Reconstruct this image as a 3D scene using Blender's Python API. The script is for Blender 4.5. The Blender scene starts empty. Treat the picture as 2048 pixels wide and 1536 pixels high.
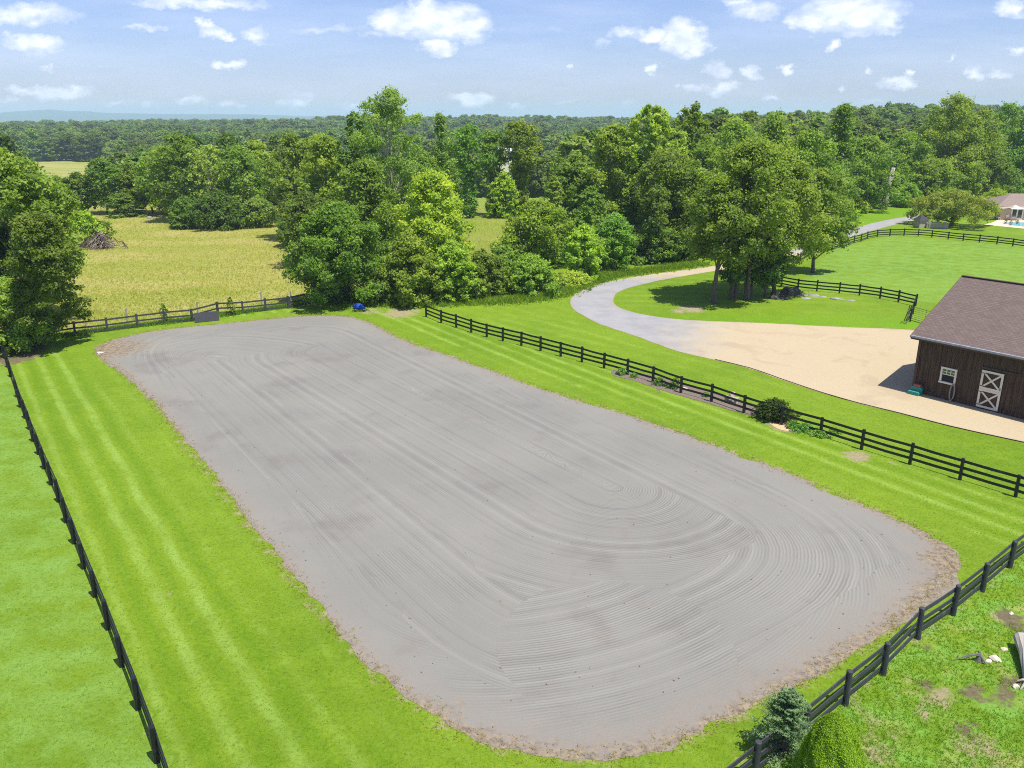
import bpy, bmesh, math, random
import numpy as np
from mathutils import Vector, geometry
SC = bpy.context.scene
COL = SC.collection
R = math.radians
RNG = np.random.default_rng(7)
random.seed(7)

# ------------------------------------------------------------------ camera
F, YH, H = 1640.0, 238.0, 16.5          # focal length in photo pixels, horizon row, flying height
PITCH = math.atan((768 - YH) / F)
cd = bpy.data.cameras.new('camera'); cam = bpy.data.objects.new('camera', cd); COL.objects.link(cam)
cam.location = (0, 0, H); cam.rotation_euler = (R(90) - PITCH, 0, 0)
cd.sensor_width = 36; cd.lens = 36 * F / 2048; cd.clip_start = 0.5; cd.clip_end = 40000
SC.camera = cam

# ------------------------------------------------------------------ sun, sky, exposure
SUN = Vector((0.30, -0.29, 1.0)).normalized()
ld = bpy.data.lights.new('sun', 'SUN'); lo = bpy.data.objects.new('sun', ld); COL.objects.link(lo)
ld.energy = 4.6; ld.angle = R(0.55); ld.color = (1.0, 0.955, 0.88)
lo.rotation_euler = SUN.to_track_quat('Z', 'Y').to_euler()
W = bpy.data.worlds.new('World'); SC.world = W; W.use_nodes = True
SC.view_settings.view_transform = 'Standard'; SC.view_settings.look = 'None'
SC.view_settings.exposure = 0.55; SC.view_settings.gamma = 1.0
SC.cycles.max_bounces = 8; SC.cycles.diffuse_bounces = 6; SC.cycles.transparent_max_bounces = 8
SC.cycles.volume_bounces = 1; SC.cycles.use_denoising = False; SC.cycles.filter_width = 1.05

def ray(x, y):
    X = (x - 1024) / F; Y = (y - 768) / F
    return (X, math.cos(PITCH) - Y * math.sin(PITCH), -math.sin(PITCH) - Y * math.cos(PITCH))

# (cx, cy, rx, ry, strength) of each cloud puff, as measured in the photograph, turned into sky directions
CLOUDS = [(880,45,92,36,1),(815,42,72,26,1),(842,14,30,20,1),(935,55,46,26,1),(778,45,36,18,.9),(878,96,34,15,1),
 (1360,74,46,34,1),(1388,88,30,26,1),(1310,70,26,14,.9),(1262,66,40,12,.55),(1205,84,18,8,.4),
 (1700,28,104,36,1),(1625,44,44,22,1),(1765,42,48,24,1),(1515,22,56,20,.6),(1480,6,30,12,.6),
 (70,88,58,18,1),(40,78,30,13,.9),(60,28,90,20,.75),(10,36,40,14,.8),(430,68,30,14,.8),(412,46,16,12,.8),(450,76,18,7,.8),(508,70,32,13,.6),
 (456,129,30,9,1),(400,6,130,11,.8),(290,57,44,7,.5),(650,58,90,9,.35),(740,70,44,8,.35),
 (115,184,72,14,.95),(40,182,30,9,.7),(20,198,30,8,.5),(590,206,34,11,.8),(375,203,32,8,.6),(945,201,42,14,.95),(1300,137,15,9,.8),
 (1502,146,22,13,.8),(1578,139,16,9,.8),(1448,176,30,16,.85),(1390,176,30,8,.7),(1797,164,42,12,.95),(1825,146,14,8,.8),(1668,92,18,9,.8),
 (1950,142,22,13,.7),(1992,148,34,8,.5),(2026,100,24,10,.8),(2024,14,34,22,.9),(1905,118,9,8,.6),(1735,143,12,8,.6),(1545,195,18,7,.7),
 (1690,181,10,7,.6),(1438,140,22,14,.5),(1125,128,9,7,.5),(96,132,10,7,.6),(700,214,30,6,.45),(460,209,26,8,.5),(290,210,16,6,.4),(1030,213,26,5,.45),
 (230,205,30,6,.4),(1250,205,24,5,.3),(1740,205,40,6,.3),(600,190,40,5,.35),(1130,205,30,4,.3),(170,130,60,5,.18),(1100,60,120,10,.14),(1000,150,90,8,.12),(1320,190,90,8,.14)]

def build_world():
    nt = W.node_tree; N = nt.nodes; L = nt.links; N.clear()
    out = N.new('ShaderNodeOutputWorld'); bg = N.new('ShaderNodeBackground')
    sky = N.new('ShaderNodeTexSky'); sky.sky_type = 'NISHITA'; sky.sun_disc = False
    sky.sun_elevation = math.asin(SUN.z); sky.sun_rotation = math.atan2(SUN.x, SUN.y)
    sky.altitude = 100; sky.air_density = 1.0; sky.dust_density = 0.6; sky.ozone_density = 2.2
    tc = N.new('ShaderNodeTexCoord')
    def m(op, a, b=None, c=None, clamp=False):
        n = N.new('ShaderNodeMath'); n.operation = op; n.use_clamp = clamp
        for i, v in enumerate((a, b, c)):
            if v is None: continue
            if isinstance(v, (int, float)): n.inputs[i].default_value = v
            else: L.new(v, n.inputs[i])
        return n.outputs[0]
    sep = N.new('ShaderNodeSeparateXYZ'); L.new(tc.outputs['Generated'], sep.inputs[0])
    yy = m('MAXIMUM', m('ABSOLUTE', sep.outputs[1]), 0.05)
    cmb = N.new('ShaderNodeCombineXYZ')
    L.new(m('DIVIDE', sep.outputs[0], yy), cmb.inputs[0]); L.new(m('DIVIDE', sep.outputs[2], yy), cmb.inputs[1])
    # billow the coordinates a little so that the puffs get ragged outlines
    nz = N.new('ShaderNodeTexNoise'); nz.inputs['Scale'].default_value = 38; nz.inputs['Detail'].default_value = 5
    nz.inputs['Roughness'].default_value = .62
    st = N.new('ShaderNodeVectorMath'); st.operation = 'MULTIPLY'; st.inputs[1].default_value = (1, 1.6, 1); L.new(cmb.outputs[0], st.inputs[0])
    L.new(st.outputs[0], nz.inputs['Vector'])
    sb = N.new('ShaderNodeVectorMath'); sb.operation = 'SUBTRACT'; L.new(nz.outputs['Color'], sb.inputs[0]); sb.inputs[1].default_value = (.5, .5, .5)
    sc_ = N.new('ShaderNodeVectorMath'); sc_.operation = 'MULTIPLY'; L.new(sb.outputs[0], sc_.inputs[0]); sc_.inputs[1].default_value = (.055, .026, 0)
    ad = N.new('ShaderNodeVectorMath'); ad.operation = 'ADD'; L.new(cmb.outputs[0], ad.inputs[0]); L.new(sc_.outputs[0], ad.inputs[1])
    P = ad.outputs[0]; acc = None
    for (cx, cy, rx, ry, s) in CLOUDS:
        r = ray(cx, cy); c = (r[0] / r[1], r[2] / r[1], 0)
        a = N.new('ShaderNodeVectorMath'); a.operation = 'SUBTRACT'; L.new(P, a.inputs[0]); a.inputs[1].default_value = c
        b = N.new('ShaderNodeVectorMath'); b.operation = 'MULTIPLY'; L.new(a.outputs[0], b.inputs[0]); b.inputs[1].default_value = (F / rx / 1.15, F / ry / 1.15, 0)
        l = N.new('ShaderNodeVectorMath'); l.operation = 'LENGTH'; L.new(b.outputs[0], l.inputs[0])
        d = m('MULTIPLY', m('SUBTRACT', 1.05, l.outputs['Value'], clamp=True), s)
        acc = d if acc is None else m('MAXIMUM', acc, d)
    n2 = N.new('ShaderNodeTexNoise'); n2.inputs['Scale'].default_value = 60; n2.inputs['Detail'].default_value = 6; L.new(st.outputs[0], n2.inputs['Vector'])
    dens = m('MULTIPLY', m('SUBTRACT', m('ADD', acc, m('MULTIPLY', m('SUBTRACT', n2.outputs['Fac'], .5), .5)), .08, clamp=True), 1.75, clamp=True)
    dens = m('MULTIPLY', dens, m('MULTIPLY', acc, 6, clamp=True))
    dens = m('MULTIPLY', dens, .93)
    # thin high veil
    v3 = N.new('ShaderNodeVectorMath'); v3.operation = 'MULTIPLY'; v3.inputs[1].default_value = (3.2, 19, 1); L.new(cmb.outputs[0], v3.inputs[0])
    n3 = N.new('ShaderNodeTexNoise'); n3.inputs['Scale'].default_value = 1.3; n3.inputs['Detail'].default_value = 7; n3.inputs['Roughness'].default_value = .6; L.new(v3.outputs[0], n3.inputs['Vector'])
    veil = m('MULTIPLY', m('SUBTRACT', n3.outputs['Fac'], .42, clamp=True), .9, clamp=True)
    # clouds are whiter on their tops, greyer below
    n4 = N.new('ShaderNodeTexNoise'); n4.inputs['Scale'].default_value = 45; n4.inputs['Detail'].default_value = 4
    of = N.new('ShaderNodeVectorMath'); of.operation = 'ADD'; of.inputs[1].default_value = (.0, .012, 0); L.new(st.outputs[0], of.inputs[0]); L.new(of.outputs[0], n4.inputs['Vector'])
    cc = N.new('ShaderNodeMix'); cc.data_type = 'RGBA'; cc.inputs[6].default_value = (*CLOUD_LO, 1); cc.inputs[7].default_value = (*CLOUD_HI, 1)
    L.new(m('MULTIPLY', m('SUBTRACT', n4.outputs['Fac'], .32), 2.6, clamp=True), cc.inputs[0])
    tint = N.new('ShaderNodeMix'); tint.data_type = 'RGBA'; tint.blend_type = 'MULTIPLY'; tint.inputs[0].default_value = 1
    L.new(sky.outputs[0], tint.inputs[6]); tint.inputs[7].default_value = (*SKY_TINT, 1)
    m1 = N.new('ShaderNodeMix'); m1.data_type = 'RGBA'; L.new(veil, m1.inputs[0]); L.new(tint.outputs[2], m1.inputs[6]); m1.inputs[7].default_value = (*VEIL, 1)
    m2 = N.new('ShaderNodeMix'); m2.data_type = 'RGBA'; L.new(dens, m2.inputs[0]); L.new(m1.outputs[2], m2.inputs[6]); L.new(cc.outputs[2], m2.inputs[7])
    L.new(m2.outputs[2], bg.inputs[0]); bg.inputs[1].default_value = SKY_STRENGTH; L.new(bg.outputs[0], out.inputs[0])
SKY_STRENGTH = 0.088
SKY_TINT = (.90, .91, 1.20); VEIL = (7.6, 8.1, 9.9); CLOUD_HI = (10.2, 10.3, 10.7); CLOUD_LO = (6.8, 7.5, 9.2)
build_world()

# ------------------------------------------------------------------ places
def smooth(a, b, v):
    t = np.clip((np.asarray(v, float) - a) / (b - a), 0, 1); return t * t * (3 - 2 * t)
def tz(x, y):
    """height of the terrain"""
    x = np.asarray(x, float); y = np.asarray(y, float); yy = np.maximum(y, 1); a = x / yy
    left = 1 - smooth(0.06, 0.26, a)
    dip = smooth(158, 330, yy) * (1 - smooth(620, 1250, yy))
    z = -11.0 * dip * left
    z = z + 5.5 * smooth(210, 520, yy) * smooth(.16, .5, a)
    kf = .0042 * (1 - smooth(-.30, .08, a)) + .0040 * (1 - smooth(-.56, -.42, a))
    z = z - kf * np.clip(yy - 650, 0, 2800)
    far = smooth(420, 900, yy)
    z = z + far * (2.2 * np.sin(x / 140 + 1.0) * np.cos(yy / 260) + 2.4 * np.sin(a * 9 + yy / 500.)) - 0 * far
    return z
def G(px, py, z=0.0):
    r = ray(px, py); t = (z - H) / r[2]; return Vector((r[0] * t, r[1] * t, z))
def at(px, D):
    """ground point in the direction of column px, D metres ahead"""
    z = 0.0
    for _ in range(3):
        depth = D * math.cos(PITCH) + (H - z) * math.sin(PITCH)
        x = (px - 1024) / F * depth; z = float(tz(x, D))
    return Vector((x, D, z))
def ht(py, D):
    """height of row py above z=0, D metres ahead"""
    r = ray(1024, py); return H + D * r[2] / r[1]
def mpp(D): return (D * math.cos(PITCH) + H * math.sin(PITCH)) / F   # metres per photo pixel

# ------------------------------------------------------------------ helpers
def tag(o, label=None, cat=None, group=None, kind=None):
    if label: o['label'] = label
    if cat: o['category'] = cat
    if group: o['group'] = group
    if kind: o['kind'] = kind
    return o
def empty(name, loc=(0, 0, 0), rz=0.0):
    o = bpy.data.objects.new(name, None); o.location = loc; o.rotation_euler = (0, 0, rz); o.empty_display_size = .3
    COL.objects.link(o); return o
def npmesh(name, V, faces, mats=(), tint=None, smooth_=False, attrs=None):
    """faces: int array (n,3) or (n,4)"""
    V = np.asarray(V, np.float32); faces = np.asarray(faces, np.int32)
    me = bpy.data.meshes.new(name); k = faces.shape[1]
    me.vertices.add(len(V)); me.vertices.foreach_set('co', V.ravel())
    me.loops.add(faces.size); me.loops.foreach_set('vertex_index', faces.ravel())
    me.polygons.add(len(faces)); me.polygons.foreach_set('loop_start', np.arange(0, faces.size, k, dtype=np.int32))
    me.update(calc_edges=True)
    for m_ in mats: me.materials.append(m_)
    if tint is not None:
        a = me.attributes.new('tint', 'FLOAT', 'FACE'); a.data.foreach_set('value', np.asarray(tint, np.float32))
    for nm, arr in (attrs or {}).items():
        a = me.attributes.new(nm, 'FLOAT', 'POINT'); a.data.foreach_set('value', np.asarray(arr, np.float32))
    if smooth_: me.polygons.foreach_set('use_smooth', np.ones(len(faces), bool))
    return me
def link(name, me, parent=None, loc=None):
    o = bpy.data.objects.new(name, me); COL.objects.link(o)
    if parent: o.parent = parent
    if loc is not None: o.location = loc
    return o
class MB:
    """collects solid shapes for ONE mesh"""
    def __init__(s): s.bm = bmesh.new()
    def box(s, x0, x1, y0, y1, z0, z1, bev=0.0):
        v = [s.bm.verts.new((x, y, z)) for z in (z0, z1) for (x, y) in ((x0, y0), (x1, y0), (x1, y1), (x0, y1))]
        f = [(0, 3, 2, 1), (4, 5, 6, 7), (0, 1, 5, 4), (1, 2, 6, 5), (2, 3, 7, 6), (3, 0, 4, 7)]
        fs = [s.bm.faces.new([v[i] for i in q]) for q in f]
        if bev:
            es = list({e for q in fs for e in q.edges}); bmesh.ops.bevel(s.bm, geom=es, offset=bev, segments=1, affect='EDGES')
        return s
    def bar(s, a, b, w, h, up=(0, 0, 1)):
        a = Vector(a); b = Vector(b); d = (b - a).normalized(); sd = d.cross(Vector(up))
        if sd.length < 1e-4: sd = d.cross(Vector((0, 1, 0)))
        sd.normalize(); u = sd.cross(d).normalized(); sd = sd * (w / 2); u = u * (h / 2)
        v = [s.bm.verts.new(p + q) for p in (a, b) for q in (-sd - u, sd - u, sd + u, -sd + u)]
        for q in ((0, 3, 2, 1), (4, 5, 6, 7), (0, 1, 5, 4), (1, 2, 6, 5), (2, 3, 7, 6), (3, 0, 4, 7)): s.bm.faces.new([v[i] for i in q])
        return s
    def tube(s, pts, rad, n=8, cap=True):
        pts = [Vector(p) for p in pts]; rad = rad if hasattr(rad, '__len__') else [rad] * len(pts); rings = []
        for i, p in enumerate(pts):
            d = (pts[min(i + 1, len(pts) - 1)] - pts[max(i - 1, 0)]).normalized()
            x = d.cross(Vector((0.13, 0.99, 0.05))).normalized(); y = d.cross(x)
            rings.append([s.bm.verts.new(p + (x * math.cos(t) + y * math.sin(t)) * rad[i]) for t in (k * 2 * math.pi / n for k in range(n))])
        for a, b in zip(rings, rings[1:]):
            for k in range(n): s.bm.faces.new((a[k], a[(k + 1) % n], b[(k + 1) % n], b[k]))
        if cap: s.bm.faces.new(rings[0][::-1]); s.bm.faces.new(rings[-1])
        return s
    def poly(s, pts): s.bm.faces.new([s.bm.verts.new(p) for p in pts]); return s
    def prism(s, pts, dz):
        """pts: closed outline in 3-D, extruded by vector dz"""
        dz = Vector(dz); a = [s.bm.verts.new(p) for p in pts]; b = [s.bm.verts.new(Vector(p) + dz) for p in pts]; n = len(pts)
        s.bm.faces.new(a[::-1]); s.bm.faces.new(b)
        for k in range(n): s.bm.faces.new((a[k], a[(k + 1) % n], b[(k + 1) % n], b[k]))
        return s
    def build(s, name, mat, parent=None, loc=None, smooth_=False):
        bmesh.ops.recalc_face_normals(s.bm, faces=s.bm.faces[:])
        me = bpy.data.meshes.new(name); s.bm.to_mesh(me); s.bm.free()
        if mat: me.materials.append(mat)
        if smooth_:
            for p in me.polygons: p.use_smooth = True
        return link(name, me, parent, loc)
def rock_mesh(name, sx, sy, sz, seed, mat, sub=2):
    rg = np.random.default_rng(seed); bm = bmesh.new(); bmesh.ops.create_icosphere(bm, subdivisions=sub, radius=1)
    cuts = [(Vector(rg.normal(size=3)).normalized(), rg.uniform(.55, .85)) for _ in range(9)]
    for v in bm.verts:
        for n, d in cuts:
            k = v.co.dot(n)
            if k > d: v.co -= n * (k - d) * .9
        v.co += Vector(rg.normal(size=3)) * .03
        v.co = Vector((v.co.x * sx, v.co.y * sy, max(v.co.z, -.35) * sz))
    me = bpy.data.meshes.new(name); bm.to_mesh(me); bm.free(); me.materials.append(mat); return me

# ------------------------------------------------------------------ materials
class MT:
    def __init__(s, name, rough=.8, spec=.3):
        s.m = bpy.data.materials.new(name); s.m.use_nodes = True; s.nt = s.m.node_tree; s.N = s.nt.nodes; s.L = s.nt.links
        s.b = s.N['Principled BSDF']; s.b.inputs['Roughness'].default_value = rough; s.b.inputs['Specular IOR Level'].default_value = spec
    def n(s, t, **kw):
        n = s.N.new('ShaderNode' + t)
        for k, v in kw.items(): setattr(n, k, v)
        return n
    def put(s, sock, v):
        if isinstance(v, bpy.types.NodeSocket): s.L.new(v, sock)
        elif isinstance(v, (tuple, list)) and len(v) == 3 and sock.type == 'RGBA': sock.default_value = (*v, 1)
        else: sock.default_value = v
    def math(s, op, a, b=0.0, c=None, clamp=False):
        n = s.n('Math', operation=op, use_clamp=clamp); s.put(n.inputs[0], a); s.put(n.inputs[1], b)
        if c is not None: s.put(n.inputs[2], c)
        return n.outputs[0]
    def vmath(s, op, a, b):
        n = s.n('VectorMath', operation=op); s.put(n.inputs[0], a); s.put(n.inputs[1], b); return n.outputs[0]
    def mix(s, f, a, b, blend='MIX'):
        n = s.n('Mix', data_type='RGBA', blend_type=blend); s.put(n.inputs[0], f); s.put(n.inputs[6], a); s.put(n.inputs[7], b); return n.outputs[2]
    def pos(s): return s.n('NewGeometry').outputs['Position']
    def obj(s): return s.n('TexCoord').outputs['Object']
    def attr(s, name): return s.n('Attribute', attribute_name=name).outputs['Fac']
    def noise(s, scale, detail=3, vec=None, rough=.55, dist=0.0):
        n = s.n('TexNoise'); n.inputs['Scale'].default_value = scale; n.inputs['Detail'].default_value = detail
        n.inputs['Roughness'].default_value = rough; n.inputs['Distortion'].default_value = dist
        s.L.new(vec if vec is not None else s.pos(), n.inputs['Vector']); return n.outputs['Fac']
    def step(s, v, a, b):
        n = s.n('MapRange', interpolation_type='SMOOTHSTEP'); s.put(n.inputs[0], v); s.put(n.inputs[1], a); s.put(n.inputs[2], b); return n.outputs[0]
    def bump(s, h, strength=.5, dist=.05):
        n = s.n('Bump'); n.inputs['Strength'].default_value = strength; n.inputs['Distance'].default_value = dist
        s.L.new(h, n.inputs['Height']); s.L.new(n.outputs[0], s.b.inputs['Normal'])
    def col(s, c): s.put(s.b.inputs['Base Color'], c); return s.m
def simple(name, c, rough=.7, spec=.3, nscale=None, amt=.25, bump=0, metal=0.0):
    t = MT(name, rough, spec); t.b.inputs['Metallic'].default_value = metal
    if nscale:
        n = t.noise(nscale, 4, t.obj()); t.col(t.mix(n, tuple(v * (1 - amt) for v in c), tuple(v * (1 + amt) for v in c)))
        if bump: t.bump(n, bump, .02)
    else: t.col(c)
    return t.m

def grass_mat():
    t = MT('mown_grass', .75, .12); p = t.pos()
    big = t.noise(.09, 4, p); mid = t.noise(.7, 5, p, .6); fine = t.noise(9, 6, p, .75); blade = t.noise(42, 4, p, .8)
    c = t.mix(t.step(big, .35, .65), (.134, .228, .009), (.178, .276, .013))
    c = t.mix(t.math('MULTIPLY', t.step(mid, .42, .72), .55), c, (.21, .315, .018))
    c = t.mix(t.math('MULTIPLY', t.attr('bright'), t.math('ADD', mid, .25, clamp=True)), c, (.130, .30, .004))
    sp = t.math('ADD', t.attr('lane'), t.math('MULTIPLY', t.math('SUBTRACT', t.noise(.25, 3, p), .5), .35)); sn = t.math('SINE', t.math('MULTIPLY', sp, 2 * math.pi)); sn2 = t.math('SINE', t.math('MULTIPLY', sp, 2 * math.pi / 3))
    st = t.math('MULTIPLY', t.math('ADD', t.math('MULTIPLY', sn, .8), t.math('MULTIPLY', sn2, .12)), t.attr('stripe'))   # the mower's passes lay the blades over, pale and dark by turns
    c = t.mix(t.math('MULTIPLY', t.math('MULTIPLY', t.step(st, .1, .9), .62), t.math('ADD', .28, t.math('MULTIPLY', t.step(t.noise(.5, 5, p, .65), .3, .7), .6))), c, (.32, .47, .095))
    c = t.mix(t.math('MULTIPLY', t.step(t.math('MULTIPLY', st, -1), .05, .9), .48), c, (.100, .215, .002))
    c = t.mix(t.math('MULTIPLY', t.attr('pasture'), t.step(mid, .3, .7)), c, (.195, .345, .065))
    wd = t.attr('weedy'); wn = t.noise(1.1, 5, t.vmath('ADD', p, (31, 7, 0)), .62)
    c = t.mix(t.math('MULTIPLY', wd, t.step(wn, .42, .62)), c, (.18, .35, .05))
    wn2 = t.noise(.55, 5, t.vmath('ADD', p, (3, 70, 0)), .65)
    c = t.mix(t.math('MULTIPLY', wd, t.math('MULTIPLY', t.step(wn2, .50, .66), .8)), c, (.33, .35, .10))
    hay = t.attr('hay'); hn = t.noise(.06, 5, t.vmath('MULTIPLY', p, (1, 2.2, 1)), .6); hf = t.noise(1.6, 6, p, .7)
    hc = t.mix(t.step(hn, .38, .62), (.285, .30, .05), (.42, .36, .125)); hc = t.mix(t.math('MULTIPLY', t.step(hf, .4, .7), .5), hc, (.21, .27, .03))
    c = t.mix(hay, c, hc)
    dry = t.math('ADD', t.attr('dry'), t.math('ADD', t.math('MULTIPLY', t.math('SUBTRACT', t.noise(1.7, 6, p, .68), .5), 1.7), t.math('MULTIPLY', t.math('SUBTRACT', fine, .5), .7)))
    c = t.mix(t.step(dry, .45, .85), c, t.mix(t.noise(6, 5, p, .7), (.24, .185, .11), (.44, .36, .22)))
    dirt = t.math('ADD', t.attr('dirt'), t.math('ADD', t.math('MULTIPLY', t.math('SUBTRACT', t.noise(2.0, 6, p, .7), .5), 1.9), t.math('MULTIPLY', t.math('SUBTRACT', fine, .5), .8)))
    c = t.mix(t.step(dirt, .50, .80), c, t.mix(t.noise(5, 5, p, .7), (.06, .040, .027), (.26, .195, .13)))
    gr5 = t.noise(4.5, 6, p, .85); mo = t.noise(1.9, 6, t.vmath('ADD', p, (8, 80, 0)), .75); c = t.mix(t.math('MULTIPLY', t.step(mo, .50, .30), .32), c, (.085, .165, .004)); c = t.mix(t.math('MULTIPLY', t.step(mo, .53, .72), .30), c, (.26, .35, .06)); c = t.mix(t.math('MULTIPLY', t.step(gr5, .5, .3), .5), c, (.07, .13, .004)); c = t.mix(t.math('MULTIPLY', t.step(gr5, .52, .72), .42), c, (.28, .42, .05))
    c = t.mix(t.math('MULTIPLY', t.step(fine, .52, .30), .34), c, (.03, .075, .004))
    c = t.mix(t.math('MULTIPLY', t.step(blade, .55, .3), .35), c, (.035, .085, .004))
    c = t.mix(t.math('MULTIPLY', t.step(blade, .55, .8), .25), c, (.30, .42, .09))
    t.bump(t.math('ADD', t.math('MULTIPLY', fine, 1.0), t.math('MULTIPLY', blade, .5)), .75, .06)
    return t.col(c)
def sand_mat():
    t = MT('harrowed_sand', .95, .1); p = t.pos()
    big = t.noise(.12, 4, p); mid = t.noise(1.3, 5, p, .6); fine = t.noise(22, 5, p, .75); grit = t.noise(90, 2, p, .8)
    c = t.mix(t.step(big, .35, .65), (.210, .203, .178), (.236, .227, .197))
    c = t.mix(t.math('MULTIPLY', t.step(t.noise(.22, 5, t.vmath('ADD', p, (9, 4, 0))), .54, .7), .6), c, (.165, .150, .136)); c = t.mix(t.math('MULTIPLY', t.step(t.noise(.5, 5, t.vmath('ADD', p, (2, 40, 0)), .65), .58, .72), .35), c, (.20, .155, .125))
    edge = t.attr('edge')                      # 1 at the rim: spilt soil, thatch and dried grass
    e1 = t.math('ADD', edge, t.math('MULTIPLY', t.math('SUBTRACT', mid, .5), 1.3))
    c = t.mix(t.math('MULTIPLY', t.step(e1, .35, .95), .7), c, t.mix(fine, (.195, .168, .138), (.29, .25, .21)))
    e2 = t.math('ADD', t.attr('soil'), t.math('MULTIPLY', t.math('SUBTRACT', t.noise(3.0, 5, p, .7), .5), 1.5))
    c = t.mix(t.math('MULTIPLY', t.step(t.math('ADD', e2, t.math('MULTIPLY', t.math('SUBTRACT', fine, .5), .9)), .5, 1.0), .85), c, t.mix(t.step(t.noise(4, 6, p, .75), .3, .7), (.085, .062, .042), (.36, .28, .18)))
    wob = t.math('MULTIPLY', t.math('SUBTRACT', t.noise(1.1, 3, p), .5), .10); d = t.math('ADD', t.attr('phrim'), t.math('MULTIPLY', t.math('SUBTRACT', t.noise(.17, 3, p), .5), 3.0))
    def sel(m_, a, b):                          # b where m_ > 0.5
        return t.math('ADD', t.math('MULTIPLY', a, t.math('SUBTRACT', 1.0, m_)), t.math('MULTIPLY', b, m_))
    gt = lambda a, v: t.math('GREATER_THAN', a, v)
    u = sel(gt(d, 2.2), t.attr('phtoe'), t.attr('phring')); u = sel(gt(d, 6.2), u, t.attr('phcap'))
    u = sel(t.math('MULTIPLY', gt(t.attr('far'), 0), gt(d, 4.2)), u, t.attr('phfar')); u = sel(gt(t.attr('pat'), .35), u, t.attr('phpat')); u = t.math('ADD', u, wob)
    gr = t.math('SINE', t.math('MULTIPLY', u, 2 * math.pi / .125)); seam = t.math('SINE', t.math('MULTIPLY', u, 2 * math.pi / 1.75))
    amp = t.math('MULTIPLY', t.step(t.attr('phrim'), .4, 2.4), t.math('ADD', .25, t.math('MULTIPLY', .75, t.step(t.noise(.35, 4, p), .38, .62))))
    def n1(sc_, dt):
        n = t.n('TexNoise', noise_dimensions='1D'); t.put(n.inputs['W'], u); n.inputs['Scale'].default_value = sc_; n.inputs['Detail'].default_value = dt; n.inputs['Roughness'].default_value = .6; return n.outputs['Fac']
    band = t.math('SUBTRACT', n1(2.6, 3), .5); g = t.math('MULTIPLY', t.math('ADD', t.math('MULTIPLY', gr, .85), t.math('MULTIPLY', band, 1.5)), amp)
    amp2 = t.step(t.attr('phrim'), .4, 2.4); c = t.mix(t.math('MULTIPLY', t.step(t.math('MULTIPLY', band, amp2), .03, .25), .17), c, (.33, .325, .30)); c = t.mix(t.math('MULTIPLY', t.step(t.math('MULTIPLY', band, amp2), -.03, -.25), .20), c, (.135, .13, .118))
    c = t.mix(t.math('MULTIPLY', t.step(g, .1, 1.), .20), c, (.34, .33, .315)); c = t.mix(t.math('MULTIPLY', t.step(t.math('MULTIPLY', g, -1), .1, 1), .22), c, (.14, .135, .128))
    c = t.mix(t.math('MULTIPLY', t.math('MULTIPLY', t.step(seam, .93, 1), amp), .28), c, (.14, .13, .125))
    c = t.mix(t.math('MULTIPLY', t.step(fine, .5, .3), .35), c, (.15, .145, .14)); c = t.mix(t.math('MULTIPLY', t.step(grit, .6, .75), .35), c, (.42, .41, .39))
    h = t.math('ADD', t.math('MULTIPLY', g, .38), t.math('MULTIPLY', fine, .6)); t.bump(h, .75, .035)
    return t.col(c)
def gravel_mat():
    t = MT('gravel', .95, .1); p = t.pos(); grey = t.attr('grey')
    fine = t.noise(16, 6, p, .8); mid = t.noise(.5, 5, p, .6); g2 = t.noise(70, 2, p, .8)
    tan = t.mix(mid, (.415, .333, .208), (.445, .370, .240)); tan = t.mix(t.math('MULTIPLY', t.step(t.noise(3.5, 5, p, .7), .5, .75), .3), tan, (.34, .265, .175)); tan = t.mix(t.math('MULTIPLY', t.step(t.noise(7, 4, p, .8), .5, .3), .45), tan, (.31, .243, .155)); tan = t.mix(t.math('MULTIPLY', t.step(t.noise(6, 4, t.vmath('ADD', p, (5, 5, 0)), .8), .5, .75), .5), tan, (.55, .48, .37)); tan = t.mix(t.math('MULTIPLY', t.step(g2, .58, .75), .4), tan, (.58, .50, .38))
    gy = t.mix(t.step(mid, .3, .7), (.27, .268, .270), (.33, .322, .318)); gy = t.mix(t.math('MULTIPLY', t.step(t.noise(6, 4, p, .8), .5, .3), .4), gy, (.2, .2, .21)); gy = t.mix(t.math('MULTIPLY', t.step(fine, .5, .3), .5), gy, (.18, .18, .205))
    f = t.step(t.math('ADD', grey, t.math('MULTIPLY', t.math('SUBTRACT', t.noise(.6, 6, p, .7), .5), .9)), .15, .9)
    c = t.mix(f, tan, gy); c = t.mix(t.math('MULTIPLY', t.step(t.noise(.28, 5, t.vmath('ADD', p, (50, 3, 0)), .6, 1.2), .54, .66), .3), c, (.30, .225, .15))
    c = t.mix(t.step(t.math('ADD', t.attr('rut'), t.math('MULTIPLY', t.math('SUBTRACT', fine, .5), .6)), .5, 1), c, (.32, .25, .185))
    t.bump(fine, .6, .03); return t.col(c)
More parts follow.
